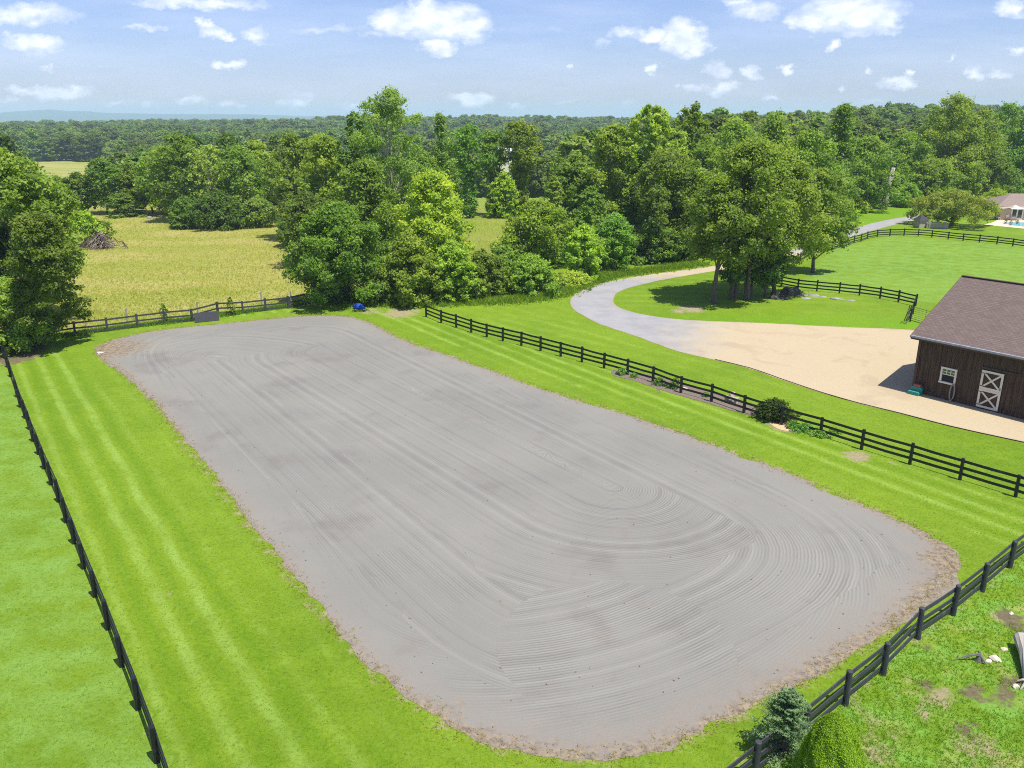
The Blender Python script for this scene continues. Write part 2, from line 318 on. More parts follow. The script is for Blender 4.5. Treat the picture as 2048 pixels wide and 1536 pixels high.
def leaf_mat(name, dark, light, warm, rv=.40, rh=.022):
    t = MT(name, .55, .25); ti = t.attr('tint'); oi = t.n('ObjectInfo')
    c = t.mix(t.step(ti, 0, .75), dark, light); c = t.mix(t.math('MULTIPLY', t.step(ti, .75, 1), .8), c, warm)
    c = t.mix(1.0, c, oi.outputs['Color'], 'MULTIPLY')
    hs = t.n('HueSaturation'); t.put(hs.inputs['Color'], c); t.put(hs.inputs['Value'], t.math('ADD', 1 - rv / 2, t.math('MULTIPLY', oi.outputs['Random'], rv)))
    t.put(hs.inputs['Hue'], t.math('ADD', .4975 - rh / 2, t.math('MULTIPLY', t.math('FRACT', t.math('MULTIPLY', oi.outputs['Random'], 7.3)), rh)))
    t.col(hs.outputs[0])
    tr = t.n('BsdfTranslucent'); t.put(tr.inputs[0], t.mix(1.0, hs.outputs[0], (1.15, 1.25, .55), 'MULTIPLY')); mx = t.n('MixShader'); mx.inputs[0].default_value = .48
    t.L.new(t.b.outputs[0], mx.inputs[1]); t.L.new(tr.outputs[0], mx.inputs[2]); t.L.new(mx.outputs[0], t.N['Material Output'].inputs[0])
    return t.m
M = dict(
 grass=grass_mat(), sand=sand_mat(), gravel=gravel_mat(),
 leaf=leaf_mat('leaves', (.125, .205, .034), (.29, .41, .062), (.46, .51, .09)),
 needle=leaf_mat('needles', (.06, .125, .065), (.15, .25, .13), (.25, .36, .21)),
 blades=leaf_mat('grass_blades', (.15, .27, .012), (.25, .40, .022), (.40, .42, .11)),
 hay=leaf_mat('hay_stems', (.29, .345, .045), (.465, .445, .10), (.63, .50, .25)),
 bark=simple('bark', (.13, .105, .085), .9, .1, 6, .45, .6), palebark=simple('pale_bark', (.40, .36, .31), .9, .1, 4, .35, .5),
 oldpost=simple('weathered_wood', (.30, .28, .26), .9, .1, 8, .3), white=simple('cream_paint', (.70, .64, .55), .5, .3, 3, .06),
 rock=simple('grey_rock', (.27, .26, .25), .9, .15, 3, .5, .6), palerock=simple('pale_rock', (.58, .50, .40), .9, .15, 4, .3, .5),
 darkrock=simple('dark_rock', (.075, .07, .065), .85, .2, 3, .6, .6), mulch=simple('mulch', (.17, .135, .11), .95, .1, 9, .5, .6),
 stone=simple('dry_stone', (.38, .33, .27), .9, .15, 3, .45, .5), green=simple('green_plastic', (.012, .25, .19), .4, .5), red=simple('red_plastic', (.35, .09, .06), .5, .4),
 hose=simple('faded_hose', (.33, .31, .27), .5, .4), blue=simple('blue_tarp', (.006, .055, .35), .5, .4, 5, .3), mat=simple('rubber_mat', (.05, .052, .058), .8, .2, 6, .25),
 metal=simple('galvanised_tube', (.10, .11, .11), .45, .5), gutter=simple('weathered_gutter', (.27, .28, .34), .5, .4, 2.5, .5), trim=simple('brown_trim', (.085, .045, .032), .6, .3, 4, .3),
 twig=simple('dead_twigs', (.36, .31, .27), .9, .1, 3, .3), darktwig=simple('dead_brush', (.13, .095, .075), .9, .1, 3, .3),
 edging=simple('rusty_edging', (.10, .05, .04), .7, .3), stucco=simple('tan_stucco', (.46, .36, .26), .9, .1, 3, .1), paleroof=simple('metal_roof', (.55, .60, .66), .4, .4),
 patio=simple('pale_patio', (.62, .47, .36), .9, .1, 2, .1), cloth=simple('cream_cloth', (.74, .68, .58), .8, .1), straw=simple('straw', (.50, .37, .20), .95, .1, 8, .35, .5))
def worn(name, c, lo, amt, rough=.5):
    t = MT(name, rough, .4); o = t.obj(); n = t.noise(2.2, 6, o, .7); t.col(t.mix(t.math('MULTIPLY', t.step(n, .52, .72), amt), t.mix(t.noise(14, 4, o, .7), tuple(v * .6 for v in c), tuple(v * 1.5 for v in c)), lo)); return t.m
M['black'] = worn('black_fence_paint', (.013, .014, .017), (.055, .055, .055), .55, .45); M['greyed'] = worn('weathered_black_boards', (.040, .043, .050), (.12, .115, .11), .6, .6)
def glass(name, c=(.02, .03, .045), r=.05):
    t = MT(name, r, .8); return t.col(c)
M['glass'] = glass('window_glass'); M['inside'] = simple('dark_inside', (.008, .009, .016), .6, .3)
def water():
    t = MT('pool_water', .05, .5); t.col((.16, .58, .66)); t.bump(t.noise(6, 3), .15, .02); return t.m
M['pool'] = water()
def siding():
    t = MT('stained_siding', .8, .2); o = t.obj()
    st = t.noise(1.0, 5, t.vmath('MULTIPLY', o, (11, 11, .7)), .7); c = t.mix(t.step(st, .3, .7), (.034, .020, .014), (.110, .067, .048))
    c = t.mix(t.math('MULTIPLY', t.step(t.noise(1.4, 4, o), .5, .75), .5), c, (.085, .060, .048)); t.bump(st, .5, .012); return t.col(c)
M['siding'] = siding()
def shingle(name, a, b, c_):
    t = MT(name, .92, .15); o = t.obj()
    br = t.n('TexBrick'); t.L.new(o, br.inputs['Vector']); br.inputs['Scale'].default_value = 1.0
    br.inputs['Brick Width'].default_value = .32; br.inputs['Row Height'].default_value = .155; br.inputs['Mortar Size'].default_value = .012; br.inputs['Bias'].default_value = -.1
    br.inputs['Color1'].default_value = (*a, 1); br.inputs['Color2'].default_value = (*b, 1); br.inputs['Mortar'].default_value = (*c_, 1)
    c = t.mix(t.math('MULTIPLY', t.noise(.8, 5, o, .6), .5), br.outputs['Color'], (.17, .135, .126)); c = t.mix(t.math('MULTIPLY', t.step(t.noise(40, 3, o, .8), .6, .8), .4), c, (.26, .215, .195))
    t.bump(br.outputs['Fac'], -.5, .02); return t.col(c)
M['shingle'] = shingle('barn_shingles', (.138, .099, .084), (.184, .136, .114), (.07, .052, .048))
M['houseroof'] = shingle('house_shingles', (.27, .205, .17), (.32, .25, .205), (.17, .13, .11))

# ------------------------------------------------------------------ outlines (ground positions measured through the photograph)
def W2(pts): return np.array([[G(*p).x, G(*p).y] for p in pts])
ARENA = W2([(196,705),(206,688),(245,675),(330,658),(440,648),(560,636),(640,631),(700,634),(740,646),(775,664),(830,688),(960,733),(1100,783),(1245,826),(1400,880),(1560,939),(1700,998),(1810,1044),(1880,1088),(1906,1120),(1888,1158),(1850,1192),(1800,1240),(1720,1292),(1640,1340),(1560,1385),(1480,1427),(1400,1466),(1330,1492),(1250,1514),(1150,1517),(1050,1503),(960,1480),(880,1440),(810,1390),(760,1350),(700,1285),(620,1198),(560,1122),(500,1050),(440,970),(380,900),(330,832),(285,780),(240,742),(212,722)])
DRIVE = W2([(1850,430),(1780,439),(1700,459),(1640,481),(1600,495),(1500,519),(1400,536),(1300,549),(1220,563),(1165,580),(1141,600),(1152,622),(1200,648),(1270,672),(1350,700),(1430,720),(1500,737),(1560,758),(1640,784),(1720,807),(1800,826),(1900,852),(2048,884),(2300,938),
 (2700,900),(2500,760),(2250,690),(1990,672),(1830,660),(1700,655),(1550,648),(1420,643),(1330,636),(1256,622),(1226,606),(1230,590),(1262,575),(1330,559),(1420,544),(1480,535),(1560,520),(1640,500),(1700,475),(1800,447),(1850,438)])
def inside(P, poly):
    x, y = P[:, 0], P[:, 1]; r = np.zeros(len(P), bool); n = len(poly)
    for i in range(n):
        (x0, y0), (x1, y1) = poly[i], poly[(i + 1) % n]
        c = ((y0 > y) != (y1 > y)) & (x < (x1 - x0) * (y - y0) / (y1 - y0 + 1e-12) + x0); r ^= c
    return r
def dist(P, line, closed=False):
    n = len(line); d = np.full(len(P), 1e9)
    for i in range(n if closed else n - 1):
        a = line[i]; b = line[(i + 1) % n]; ab = b - a; t = np.clip(((P - a) @ ab) / (ab @ ab + 1e-12), 0, 1)
        d = np.minimum(d, np.hypot(*(P - a - t[:, None] * ab).T))
    return d
def spline(pts, step, closed=True):
    """Catmull-Rom through pts, resampled"""
    out = []; n = len(pts)
    for i in range(n if closed else n - 1):
        if closed: p0, p1, p2, p3 = pts[i - 1], pts[i], pts[(i + 1) % n], pts[(i + 2) % n]
        else: p0, p1, p2, p3 = pts[max(i - 1, 0)], pts[i], pts[i + 1], pts[min(i + 2, n - 1)]
        k = max(1, int(np.linalg.norm(p2 - p1) / step))
        for j in range(k):
            t = j / k; out.append(.5 * (2 * p1 + (p2 - p0) * t + (2 * p0 - 5 * p1 + 4 * p2 - p3) * t * t + (3 * p1 - p0 - 3 * p2 + p3) * t ** 3))
    if not closed: out.append(pts[-1])
    return np.array(out)
def ragged(line, amp, seed, closed=True):
    """push an outline in and out by fractal noise"""
    rg = np.random.default_rng(seed); n = len(line); tt = np.arange(n); d = np.zeros(n)
    for w, a in ((60, 1.), (23, .7), (9, .55), (4, .5), (2, .35)):
        k = max(4, n // w); v = rg.normal(size=k); d += a * np.interp(tt / n * k, np.arange(k + 1), np.append(v, v[0]))
    tan = np.roll(line, -1, 0) - np.roll(line, 1, 0); nrm = np.stack([-tan[:, 1], tan[:, 0]], 1); nrm /= np.linalg.norm(nrm, axis=1)[:, None] + 1e-9
    a = amp(line) if callable(amp) else amp
    return line + nrm * (d * a * .55)[:, None]
def sheet(name, outline, z, step, mat, attrs):
    lo = outline.min(0); hi = outline.max(0); gx, gy = np.meshgrid(np.arange(lo[0], hi[0], step), np.arange(lo[1], hi[1], step))
    P = np.stack([gx.ravel(), gy.ravel()], 1); P += RNG.uniform(-.2, .2, P.shape) * step; P = P[inside(P, outline)]; P = P[dist(P, outline, True) > step * .4]
    n = len(outline); co = [Vector(p) for p in np.vstack([outline, P])]; ed = [(i, (i + 1) % n) for i in range(n)]
    v, e, f, *_ = geometry.delaunay_2d_cdt(co, ed, [], 1, 1e-4)
    V = np.array([[p.x, p.y] for p in v]); T = np.array([t for t in f if len(t) == 3]); 
    a = V[T[:, 0]]; b = V[T[:, 1]]; c = V[T[:, 2]]; fl = ((b - a)[:, 0] * (c - a)[:, 1] - (b - a)[:, 1] * (c - a)[:, 0]) < 0; T[fl] = T[fl][:, ::-1]
    me = npmesh(name, np.column_stack([V, np.full(len(V), z)]), T, [mat], attrs=attrs(V)); o = link(name, me); tag(o, kind='structure'); return o

# arena
AX = G(760, 1350) - G(285, 780); AX = np.array([AX.x, AX.y]); AX /= np.linalg.norm(AX)      # long axis, towards the camera
AN = np.array([-AX[1], AX[0]])
AS = spline(ARENA, .8)
def arena_attrs(V):
    d = dist(V, AS, True)
    mid = (np.array(G(500, 1050).xy) + np.array(G(1560, 939).xy)) / 2; n0 = mid; rt = -AN if (np.array(G(1560, 939).xy) - mid) @ AN < 0 else AN
    def lap(c, L, p, tilt=0.0):                # rounded laps driven round a straight of length L that ends at c
        a_ = AX * math.cos(tilt) + rt * math.sin(tilt); b_ = rt * math.cos(tilt) - AX * math.sin(tilt)
        u = (V - c) @ a_; w = np.abs((V - c) @ b_); u = np.maximum(u, 0) + np.maximum(-u - L, 0); return (u ** p + w ** p + 1e-6) ** (1 / p)
    ringp = lap(mid + AX * 4.2, 36, 2.7); cap = lap(mid + rt * 3.5 + AX * 1.5, 30, 2.0, .04); c2 = lap(mid - rt * 3.0 + AX * 2.5, 34, 2.6, -.07); c3 = lap(mid - AX * 30 - rt * 4, 3, 2.0, .6)
    s = (V - n0) @ AX; far = np.clip((-31 - s) / 4, -1, 1)
    edge = np.clip(1 - d / 1.6, 0, 1); toe = smooth(0, 14, s) * np.clip(1 - d / 3.2, 0, 1); edge = np.maximum(edge, toe)
    toe2 = smooth(4, 14, s); soil = np.clip(1 - d / (.70 + .75 * toe2), 0, 1) * (.85 + .1 * toe2)
    for (px, py, rr, k) in ((215, 698, 4.5, 1.1), (300, 665, 3.0, .6), (1892, 1122, 1.7, 1.0), (1850, 1185, 1.0, .8), (1700, 1290, 1.0, .7), (1560, 1385, 1.2, .6), (880, 1435, 1.6, .75), (1150, 1505, 1.5, .55), (960, 1470, 1.4, .6)):
        q = np.array(G(px, py).xy); soil = np.maximum(soil, k * np.clip(1.25 - np.hypot(*(V - q).T) / rr, 0, 1))
    n4 = np.array(G(1230, 1290).xy); pat = np.clip(1.5 - np.hypot(*((V - n4) * np.array([1, 1.0])).T) / 3.4, -1, 1); c4 = lap(mid - rt * 2 - AX * 2, 8, 2.0, .25)
    return dict(phcap=cap, phring=ringp, phrim=d, phtoe=c2, phfar=c3, phpat=c4, far=far, pat=pat, edge=edge, soil=soil)
sheet('riding_arena_ground', ragged(spline(ARENA, .14), .22, 3), .008, .42, M['sand'], arena_attrs)
def drive_attrs(V):
    d = dist(V, spline(DRIVE, 1.5), True)
    q = np.array(G(1330, 660).xy); x = V[:, 0] - q[0]
    grey = 1 - smooth(-5, 11, x + .35 * (V[:, 1] - q[1]) * -1) * (V[:, 1] < 82)
    grey = np.where(V[:, 1] > 84, 1 - .75 * smooth(84, 92, V[:, 1]) * (1 - smooth(104, 112, V[:, 1])), grey)
    rut = np.clip(1 - d / .7, 0, 1) * .9
    return dict(grey=grey, rut=rut)
sheet('gravel_drive_path', ragged(spline(DRIVE, .3), .10, 5), .012, 1.0, M['gravel'], drive_attrs)

# the ground: one sheet out to the horizon
LF = W2([(5,700),(37,794),(70,882),(106,969),(153,1086),(221,1257),(320,1521),(365,1640)])          # left fence line
RF = W2([(854,634),(944,665),(1044,691),(1256,749),(1489,825.5),(1724,898.5),(2032,993),(2250,1060)])
BF = W2([(5,700),(151,670),(330,648),(486,627),(666,603),(800,612)])
NF = W2([(2015,1134),(1831,1275),(1686,1407),(1607,1470),(1503,1555)])
def axis(lo, hi, near0, near1, step, grow):
    v = [near0]
    while v[-1] < near1: v.append(v[-1] + step)
    s = step
    while v[-1] < hi: s *= grow; v.append(v[-1] + s)
    w = [near0]; s = step
    while w[-1] > lo: s *= grow; w.append(w[-1] - s)
    return np.array(w[:0:-1] + v)
def build_ground():
    X = axis(-9000, 9000, -46, 50, .42, 1.10); Y = axis(-400, 14000, 12, 104, .42, 1.045)
    gx, gy = np.meshgrid(X, Y); P = np.stack([gx.ravel(), gy.ravel()], 1); n = len(P); near = (P[:, 1] < 240) & (P[:, 1] > 0) & (np.abs(P[:, 0]) < 220)
    z = tz(P[:, 0], P[:, 1]); stripe = np.zeros(n); lane = np.zeros(n); dry = np.zeros(n); hay = np.zeros(n); dirt = np.zeros(n); weedy = np.zeros(n); bright = np.zeros(n); pasture = np.zeros(n)
    Q = P[near]; s = np.zeros(len(Q)); ln_ = s.copy(); dr = s.copy(); di = s.copy(); hy = s.copy(); we = s.copy(); br = s.copy(); pa = s.copy()
    yard = inside(Q, np.vstack([LF[::-1], W2([(5,700),(330,648),(700,600),(854,634)]), RF, [[30, 5], [0, 5]]]))
    cr = Q @ AN; wob = .25 * np.sin(Q @ AX / 7) + .15 * np.sin(Q @ AX / 2.7 + 1)
    ls = yard & ((Q - np.array(G(760, 1350).xy)) @ AN > -1e9)
    ln_[yard] = (cr / 1.28)[yard]; s[yard] = .95
    e = dist(Q, spline(ARENA, 2), True); ring = yard & (e < 2.2); s[ring] *= .4
    up = inside(Q, np.vstack([RF, W2([(2250,960),(1900,860),(1640,790),(1430,725),(1270,680),(1150,630),(1136,600),(1180,575),(1000,600)])]))
    drf = dist(Q, RF); ln_[up] = (drf / 1.9)[up]; s[up] = .42
    lw = inside(Q, W2([(860,632),(1150,640),(1300,700),(1100,690)])); ln_[lw] = ((e + .2 * drf) / 2.2)[lw]; s[lw] = .6
    isl = inside(Q, W2([(1226,606),(1262,575),(1330,559),(1480,535),(1560,520),(1590,560),(1830,600),(1840,655),(1550,648),(1330,636)]))
    br[isl] = smooth(66, 75, 140 - Q[:, 1])[isl] * .95; ln_[isl] = (Q[:, 1] / 2.4 + Q[:, 0] / 50)[isl]; s[isl] = (.5 * smooth(72, 76, Q[:, 1]))[isl]
    pad = inside(Q, W2([(1590,575),(1832,600),(2400,690),(2600,480),(1993,489),(1780,472),(1663,500)])); w_ = Q[:, 0] * .45 + Q[:, 1] * .9
    ln_[pad] = ((w_ + 1.6 * np.sin(Q[:, 0] / 12)) / 2.6)[pad]; s[pad] = (.36 + .22 * np.sin(Q[:, 0] / 13 + 1) * np.sin(Q[:, 1] / 9))[pad]; pa[pad] = .75
    rd = inside(Q, W2([(1600,495),(1700,455),(1840,430),(1830,415),(1700,420),(1600,470)])); br[rd] = .6
    hz = inside(Q, np.vstack([BF, W2([(900,590),(960,560),(1010,520),(1060,470),(1140,410),(1180,372)]), [[20, 226], [-60, 215], [-108, 160], [-100, 118], [-62, 66]]]))
    hy[hz] = 1; k = hz & (Q[:, 0] > -12 - (Q[:, 1] - 76) * .1) ; hy[k] = .35
    fs = smooth(0, 6, dist(Q, BF)); hy[hz] *= .55 + .45 * fs[hz]
    lp = (Q[:, 0] < np.interp(Q[:, 1], LF[::-1, 1], LF[::-1, 0])) & (Q[:, 1] < 66); pa[lp] = .8; s[lp] = 0
    nr = inside(Q, np.vstack([W2([(2250, 950)]), NF, [[8, 4], [90, 4], [90, 45]]])); we[nr] = 1; s[nr] = 0; pa[nr] = .2
    for ln, rr, kk in ((LF, .55, .38), (RF, .5, .32), (NF, .6, .5), (BF, .8, .3)): dr = np.maximum(dr, kk * np.clip(1.3 - dist(Q, ln) / rr, 0, 1))
    dr = np.maximum(dr, .62 * np.clip(1 - (e - .1) / .7, 0, 1) * yard)
    for (px, py, rr, kd, kk) in ((1715,912,.85,'y',1.),(1790,928,.4,'y',.7),(1567,852,1.0,'y',1.1),(1385,618,1.5,'y',1.),(1360,622,1.2,'y',.8),(800,626,2.4,'y',.85),(740,622,1.6,'y',.7),(610,830,.0,'y',.5),
        (30,715,2.2,'d',1.0),(60,700,2.0,'d',.8),(330,1190,.5,'y',.5),(250,1340,.4,'y',.55),(173,1136,.5,'y',.5),(90,925,.5,'y',.6),(75,905,.5,'y',.55),
        (1862,1293,.32,'d',.9),(1845,1370,.5,'d',.8),(1885,1380,.45,'y',.9),(1870,1400,.6,'y',.8),(2020,1235,.6,'d',1.),(2035,1260,.5,'d',.9),(2000,1240,.5,'y',.8),(1945,1385,.45,'d',1.),(1975,1400,.5,'d',.6),(2000,1375,.4,'d',.8),
        (2010,1400,.55,'d',.75),(2030,1365,.5,'d',.85),(1940,1465,.5,'d',.75),(1925,1440,.3,'d',.8),(1750,1500,.7,'y',.8),(1850,1430,.5,'y',.6),(1770,1450,.8,'y',.6),(1600,1275,.0,'y',.6),(1900,1262,.4,'y',.6),(1960,1500,1.2,'y',.7),(1680,1440,.6,'y',.6),
        (1830,1335,.0,'y',.5),(1310,780,1.2,'d',.5),(1480,1525,.5,'y',.5),(330,1530,.4,'y',.55),(1725,1420,.4,'y',.6),(1790,1395,.5,'y',.6)):
        if rr == 0: continue
        q = np.array(G(px, py).xy); f = kk * np.clip(1.35 - np.hypot((Q - q)[:, 0], (Q - q)[:, 1] * .8) / rr, 0, 1)
        if kd == 'y': dr = np.maximum(dr, f)
        else: di = np.maximum(di, f)
    stripe[near] = s; lane[near] = ln_; dry[near] = dr; hay[near] = hy; dirt[near] = di; weedy[near] = we; bright[near] = br; pasture[near] = pa
    a = P[:, 0] / np.maximum(P[:, 1], 1); fld = (P[:, 1] > 400) & (P[:, 1] < 575) & (a > -.74) & (a < -.44); hay[fld] = 1
    m_ = ~near & (P[:, 1] > 0) & ~fld; pasture[m_] = .5
    nx = len(X); ny = len(Y); i = np.arange((nx - 1) * (ny - 1)); r_, c_ = divmod(i, nx - 1); b = r_ * nx + c_
    fc = np.stack([b, b + 1, b + nx + 1, b + nx], 1)
    me = npmesh('ground', np.column_stack([P, z]), fc, [M['grass']], attrs=dict(stripe=stripe, lane=lane, dry=dry, hay=hay, dirt=dirt, weedy=weedy, bright=bright, pasture=pasture), smooth_=True)
    tag(link('ground', me), kind='structure')
build_ground()

# the blue ridge beyond
def build_hills():
    prof = [(-400,222),(-100,226),(0,225),(60,221),(110,219.5),(160,222),(230,226),(330,228.5),(430,227.5),(500,229),(600,232),(700,233.5),(800,234),(900,235),(960,237),(1000,241),(1200,242),(1600,240),(2048,240),(2600,238)]
    pxs = np.arange(-400, 2600, 6.0); ys = np.interp(pxs, *zip(*prof)); rg = np.random.default_rng(4)
    ys += np.interp(pxs, pxs[::6], rg.normal(size=len(pxs[::6])) * .45)
    V = []; D0 = 7600.
    ts = (0, .25, .5, .75, 1., 1.3)
    for px, yy in zip(pxs, ys):
        top = max(ht(yy, D0), 2)
        for t in ts:
            D = D0 - 1500 * (1 - t) if t <= 1 else D0 + 1500 * (t - 1) * 3
            k = math.sin(t * math.pi / 2) if t <= 1 else .1
            p = at(px, D); V.append((p.x, p.y, top * k + (rg.normal() * 2.5 * k if 0 < t < 1 else 0) - 42 * (1 - k) * (t <= 1)))
    n = len(ts); i = np.arange(len(pxs) - 1); F_ = np.concatenate([np.stack([i * n + j, (i + 1) * n + j, (i + 1) * n + j + 1, i * n + j + 1], 1) for j in range(n - 1)])
    t = MT('ridge_forest', .9, .1); t.col(t.mix(t.noise(.004, 6), (.035, .06, .025), (.075, .11, .04)))
    tag(link('hills', npmesh('hills', V, F_, [t.m])), kind='structure')
build_hills()

# ------------------------------------------------------------------ trees
def leaves(C, Nn, S, rg, aspect=.62):
    """one folded leaf spray per centre"""
    n = len(C); Nn = Nn / (np.linalg.norm(Nn, axis=1)[:, None] + 1e-9); r = rg.normal(size=(n, 3)); t = np.cross(Nn, r); t /= np.linalg.norm(t, axis=1)[:, None] + 1e-9; b = np.cross(Nn, t)
    s = S[:, None] * .5; bend = Nn * S[:, None] * .14
    V = np.stack([C + t * s, C + b * s * aspect - bend, C - t * s, C - b * s * aspect - bend], 1).reshape(-1, 3)
    F_ = np.arange(n * 4).reshape(n, 4); return V, F_
def prof_fn(kind):
    return dict(
     oak=lambda t: np.sqrt(np.clip(1 - (2 * t - .85) ** 2 / 1.35, .02, 1)),
     round=lambda t: np.sqrt(np.clip(1 - (2 * t - .95) ** 2, .03, 1)),
     airy=lambda t: np.clip(.62 + .5 * np.sin(t * 2.7) - .62 * t ** 5, .2, 1),
     tall=lambda t: np.clip(1.05 - t ** 1.7, .12, 1) * np.clip(.65 + t * 2, 0, 1),
     vine=lambda t: np.where(t < .5, .30 + .12 * np.sin(t * 14), np.sqrt(np.clip(1 - ((t - .74) / .30) ** 2, .04, 1))),
     shrub=lambda t: np.sqrt(np.clip(1 - t ** 2, .03, 1)),
     mound=lambda t: np.sqrt(np.clip(1 - t ** 1.6, .03, 1)),
     broad=lambda t: np.clip(np.sqrt(np.clip(1 - (t * 1.02) ** 2.2, .02, 1)), .05, 1) * np.clip(.86 + .5 * t, 0, 1),
     droop=lambda t: np.clip(1.0 - .65 * t, .2, 1),
     cone=lambda t: np.clip(1.02 - t, .04, 1),
     apple=lambda t: np.sqrt(np.clip(1 - (1.5 * t - .5) ** 2, .03, 1)))[kind]
SPEC = dict(  # clump count, clump radius / crown radius, share of leaves thrown outside the clumps, flatness, crown start / height
 oak=(150, .155, .24, .85, .07), round=(110, .18, .14, .85, .10), airy=(210, .095, .42, 1.0, .12), tall=(150, .17, .20, 1.0, .08), vine=(140, .19, .16, 1.1, .01),
 shrub=(100, .2, .16, .8, .0), mound=(120, .15, .2, .75, .0), broad=(190, .125, .26, .85, .02), droop=(150, .13, .3, .7, .10), cone=(60, .22, .1, .8, .02), apple=(170, .11, .2, .8, .16))
def crown_arrays(rg, kind, Rc, Hh, n_leaf, leaf, start=None):
    nc, cf, loose, flat, st = SPEC[kind]; st = st if start is None else start
    pf = prof_fn(kind); z0 = Hh * st; hh = Hh - z0
    th = rg.uniform(0, 2 * math.pi, nc); t = rg.beta(1.15, 1.05, nc); u = rg.uniform(0, 1, nc) ** .42
    ph = rg.uniform(0, 6.28, 4); lob = 1 + .17 * np.sin(2 * th + ph[0] + 2 * t) + .13 * np.sin(3 * th + ph[1]) + .10 * np.sin(5 * th + ph[2] - 5 * t)
    cr = Rc * cf * rg.uniform(.6, 1.35, nc) * (1 if kind != 'vine' else .9); rr = np.maximum(Rc * pf(t) * lob - cr * .75, 0) * u
    C = np.stack([rr * np.cos(th), rr * np.sin(th), z0 + cr * .5 * (kind not in ('shrub', 'mound', 'broad')) + (hh - cr) * t], 1)
    C[:, 2] = np.maximum(C[:, 2], cr * .3)
    w = cr ** 2; k = rg.choice(nc, n_leaf, p=w / w.sum()); d = rg.normal(size=(n_leaf, 3)); d /= np.linalg.norm(d, axis=1)[:, None]
    flip = (d[:, 2] < -.15) & (rg.uniform(size=n_leaf) < .62); d[flip, 2] *= -1
    sub = 1 + .20 * np.sin(d[:, 0] * 7 + k) * np.sin(d[:, 1] * 7 + 2 * k) + .14 * np.sin(d[:, 2] * 11 + 3 * k)   # each clump is lobed in turn
    rad = cr[k] * (.70 + .32 * rg.uniform(size=n_leaf)) * sub; lo = rg.uniform(size=n_leaf) < loose; rad[lo] *= rg.uniform(1.0, 1.8, lo.sum())
    P = C[k] + d * rad[:, None] * np.array([1, 1, flat]); P[:, 2] = np.maximum(P[:, 2], .08)
    if kind == 'droop': P[:, 2] -= .10 * np.hypot(P[:, 0], P[:, 1]); P[:, 2] = np.maximum(P[:, 2], .1)
    Nn = d * .8 + np.array([0, 0, .6]) + rg.normal(size=(n_leaf, 3)) * .75
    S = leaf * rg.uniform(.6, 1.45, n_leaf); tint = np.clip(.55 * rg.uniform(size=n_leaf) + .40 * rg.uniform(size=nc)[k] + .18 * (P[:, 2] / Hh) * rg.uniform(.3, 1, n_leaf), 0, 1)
    return P, Nn, S, tint, C, cr
def crown_mesh(name, rg, kind, Rc, Hh, n_leaf, leaf, mat, start=None, shear=(0, 0)):
    P, Nn, S, ti, C, cr = crown_arrays(rg, kind, Rc, Hh, n_leaf, leaf, start)
    for A_ in (P, C): A_[:, :2] += np.array(shear) * np.minimum(A_[:, 2:3] / Hh * 1.4, 1)
    V, F_ = leaves(P, Nn, S, rg); return npmesh(name, V, F_, [mat], tint=ti), C
def trunk_mesh(name, rg, Hh, rb, C, mat, nl=12, split=.35, lean=0.0, stems=1, topf=.9):
    mb = MB()
    for s in range(stems):
        off = Vector((rg.normal() * .35, rg.normal() * .35, 0)) * (stems > 1); lx, ly = rg.normal(size=2) * (.035 + lean) * Hh * (.25 + .45 * (stems > 1))
        pts = [Vector((off.x + lx * t * t, off.y + ly * t * t, Hh * topf * t - .15)) + Vector((rg.normal(), rg.normal(), 0)) * .006 * Hh * (0 < t < 1) for t in (0, .04, .15, .3, .45, .6, .8, 1)]
        rad = [rb * k for k in (1.35, 1.05, .92, .82, .68, .5, .28, .06)]; mb.tube(pts, rad, 9)
        idx = rg.choice(len(C), min(nl, len(C)), replace=False)
        for i in idx:
            q = Vector(C[i]); a = max(.12, min(.8, (q.z / Hh) * .75)); f = a * 7
            base = pts[0].lerp(pts[-1], a); j = min(range(8), key=lambda k: abs(pts[k].z - base.z)); base = pts[j]
            mid = base.lerp(q, .5) + Vector((0, 0, .05 * Hh)); r0 = rad[j] * .42
            mb.tube([base, mid, q], [r0, r0 * .6, r0 * .15], 5, False)
    me_o = mb.build(name, mat, smooth_=True); me = me_o.data; bpy.data.objects.remove(me_o); return me
PROTO = {}
def proto(kind, v, mat='leaf', n=6500, leaf=.55):
    key = (kind, v, mat)
    if key not in PROTO:
        rg = np.random.default_rng(abs(hash((len(kind), ord(kind[0]), v))) % 2 ** 31)
        cm, C = crown_mesh('crown', rg, kind, 5.0, 14.0, n, leaf, M[mat]); tm = trunk_mesh('trunk', rg, 14.0, .24, C, M['bark'], 7)
        PROTO[key] = (cm, tm)
    return PROTO[key]
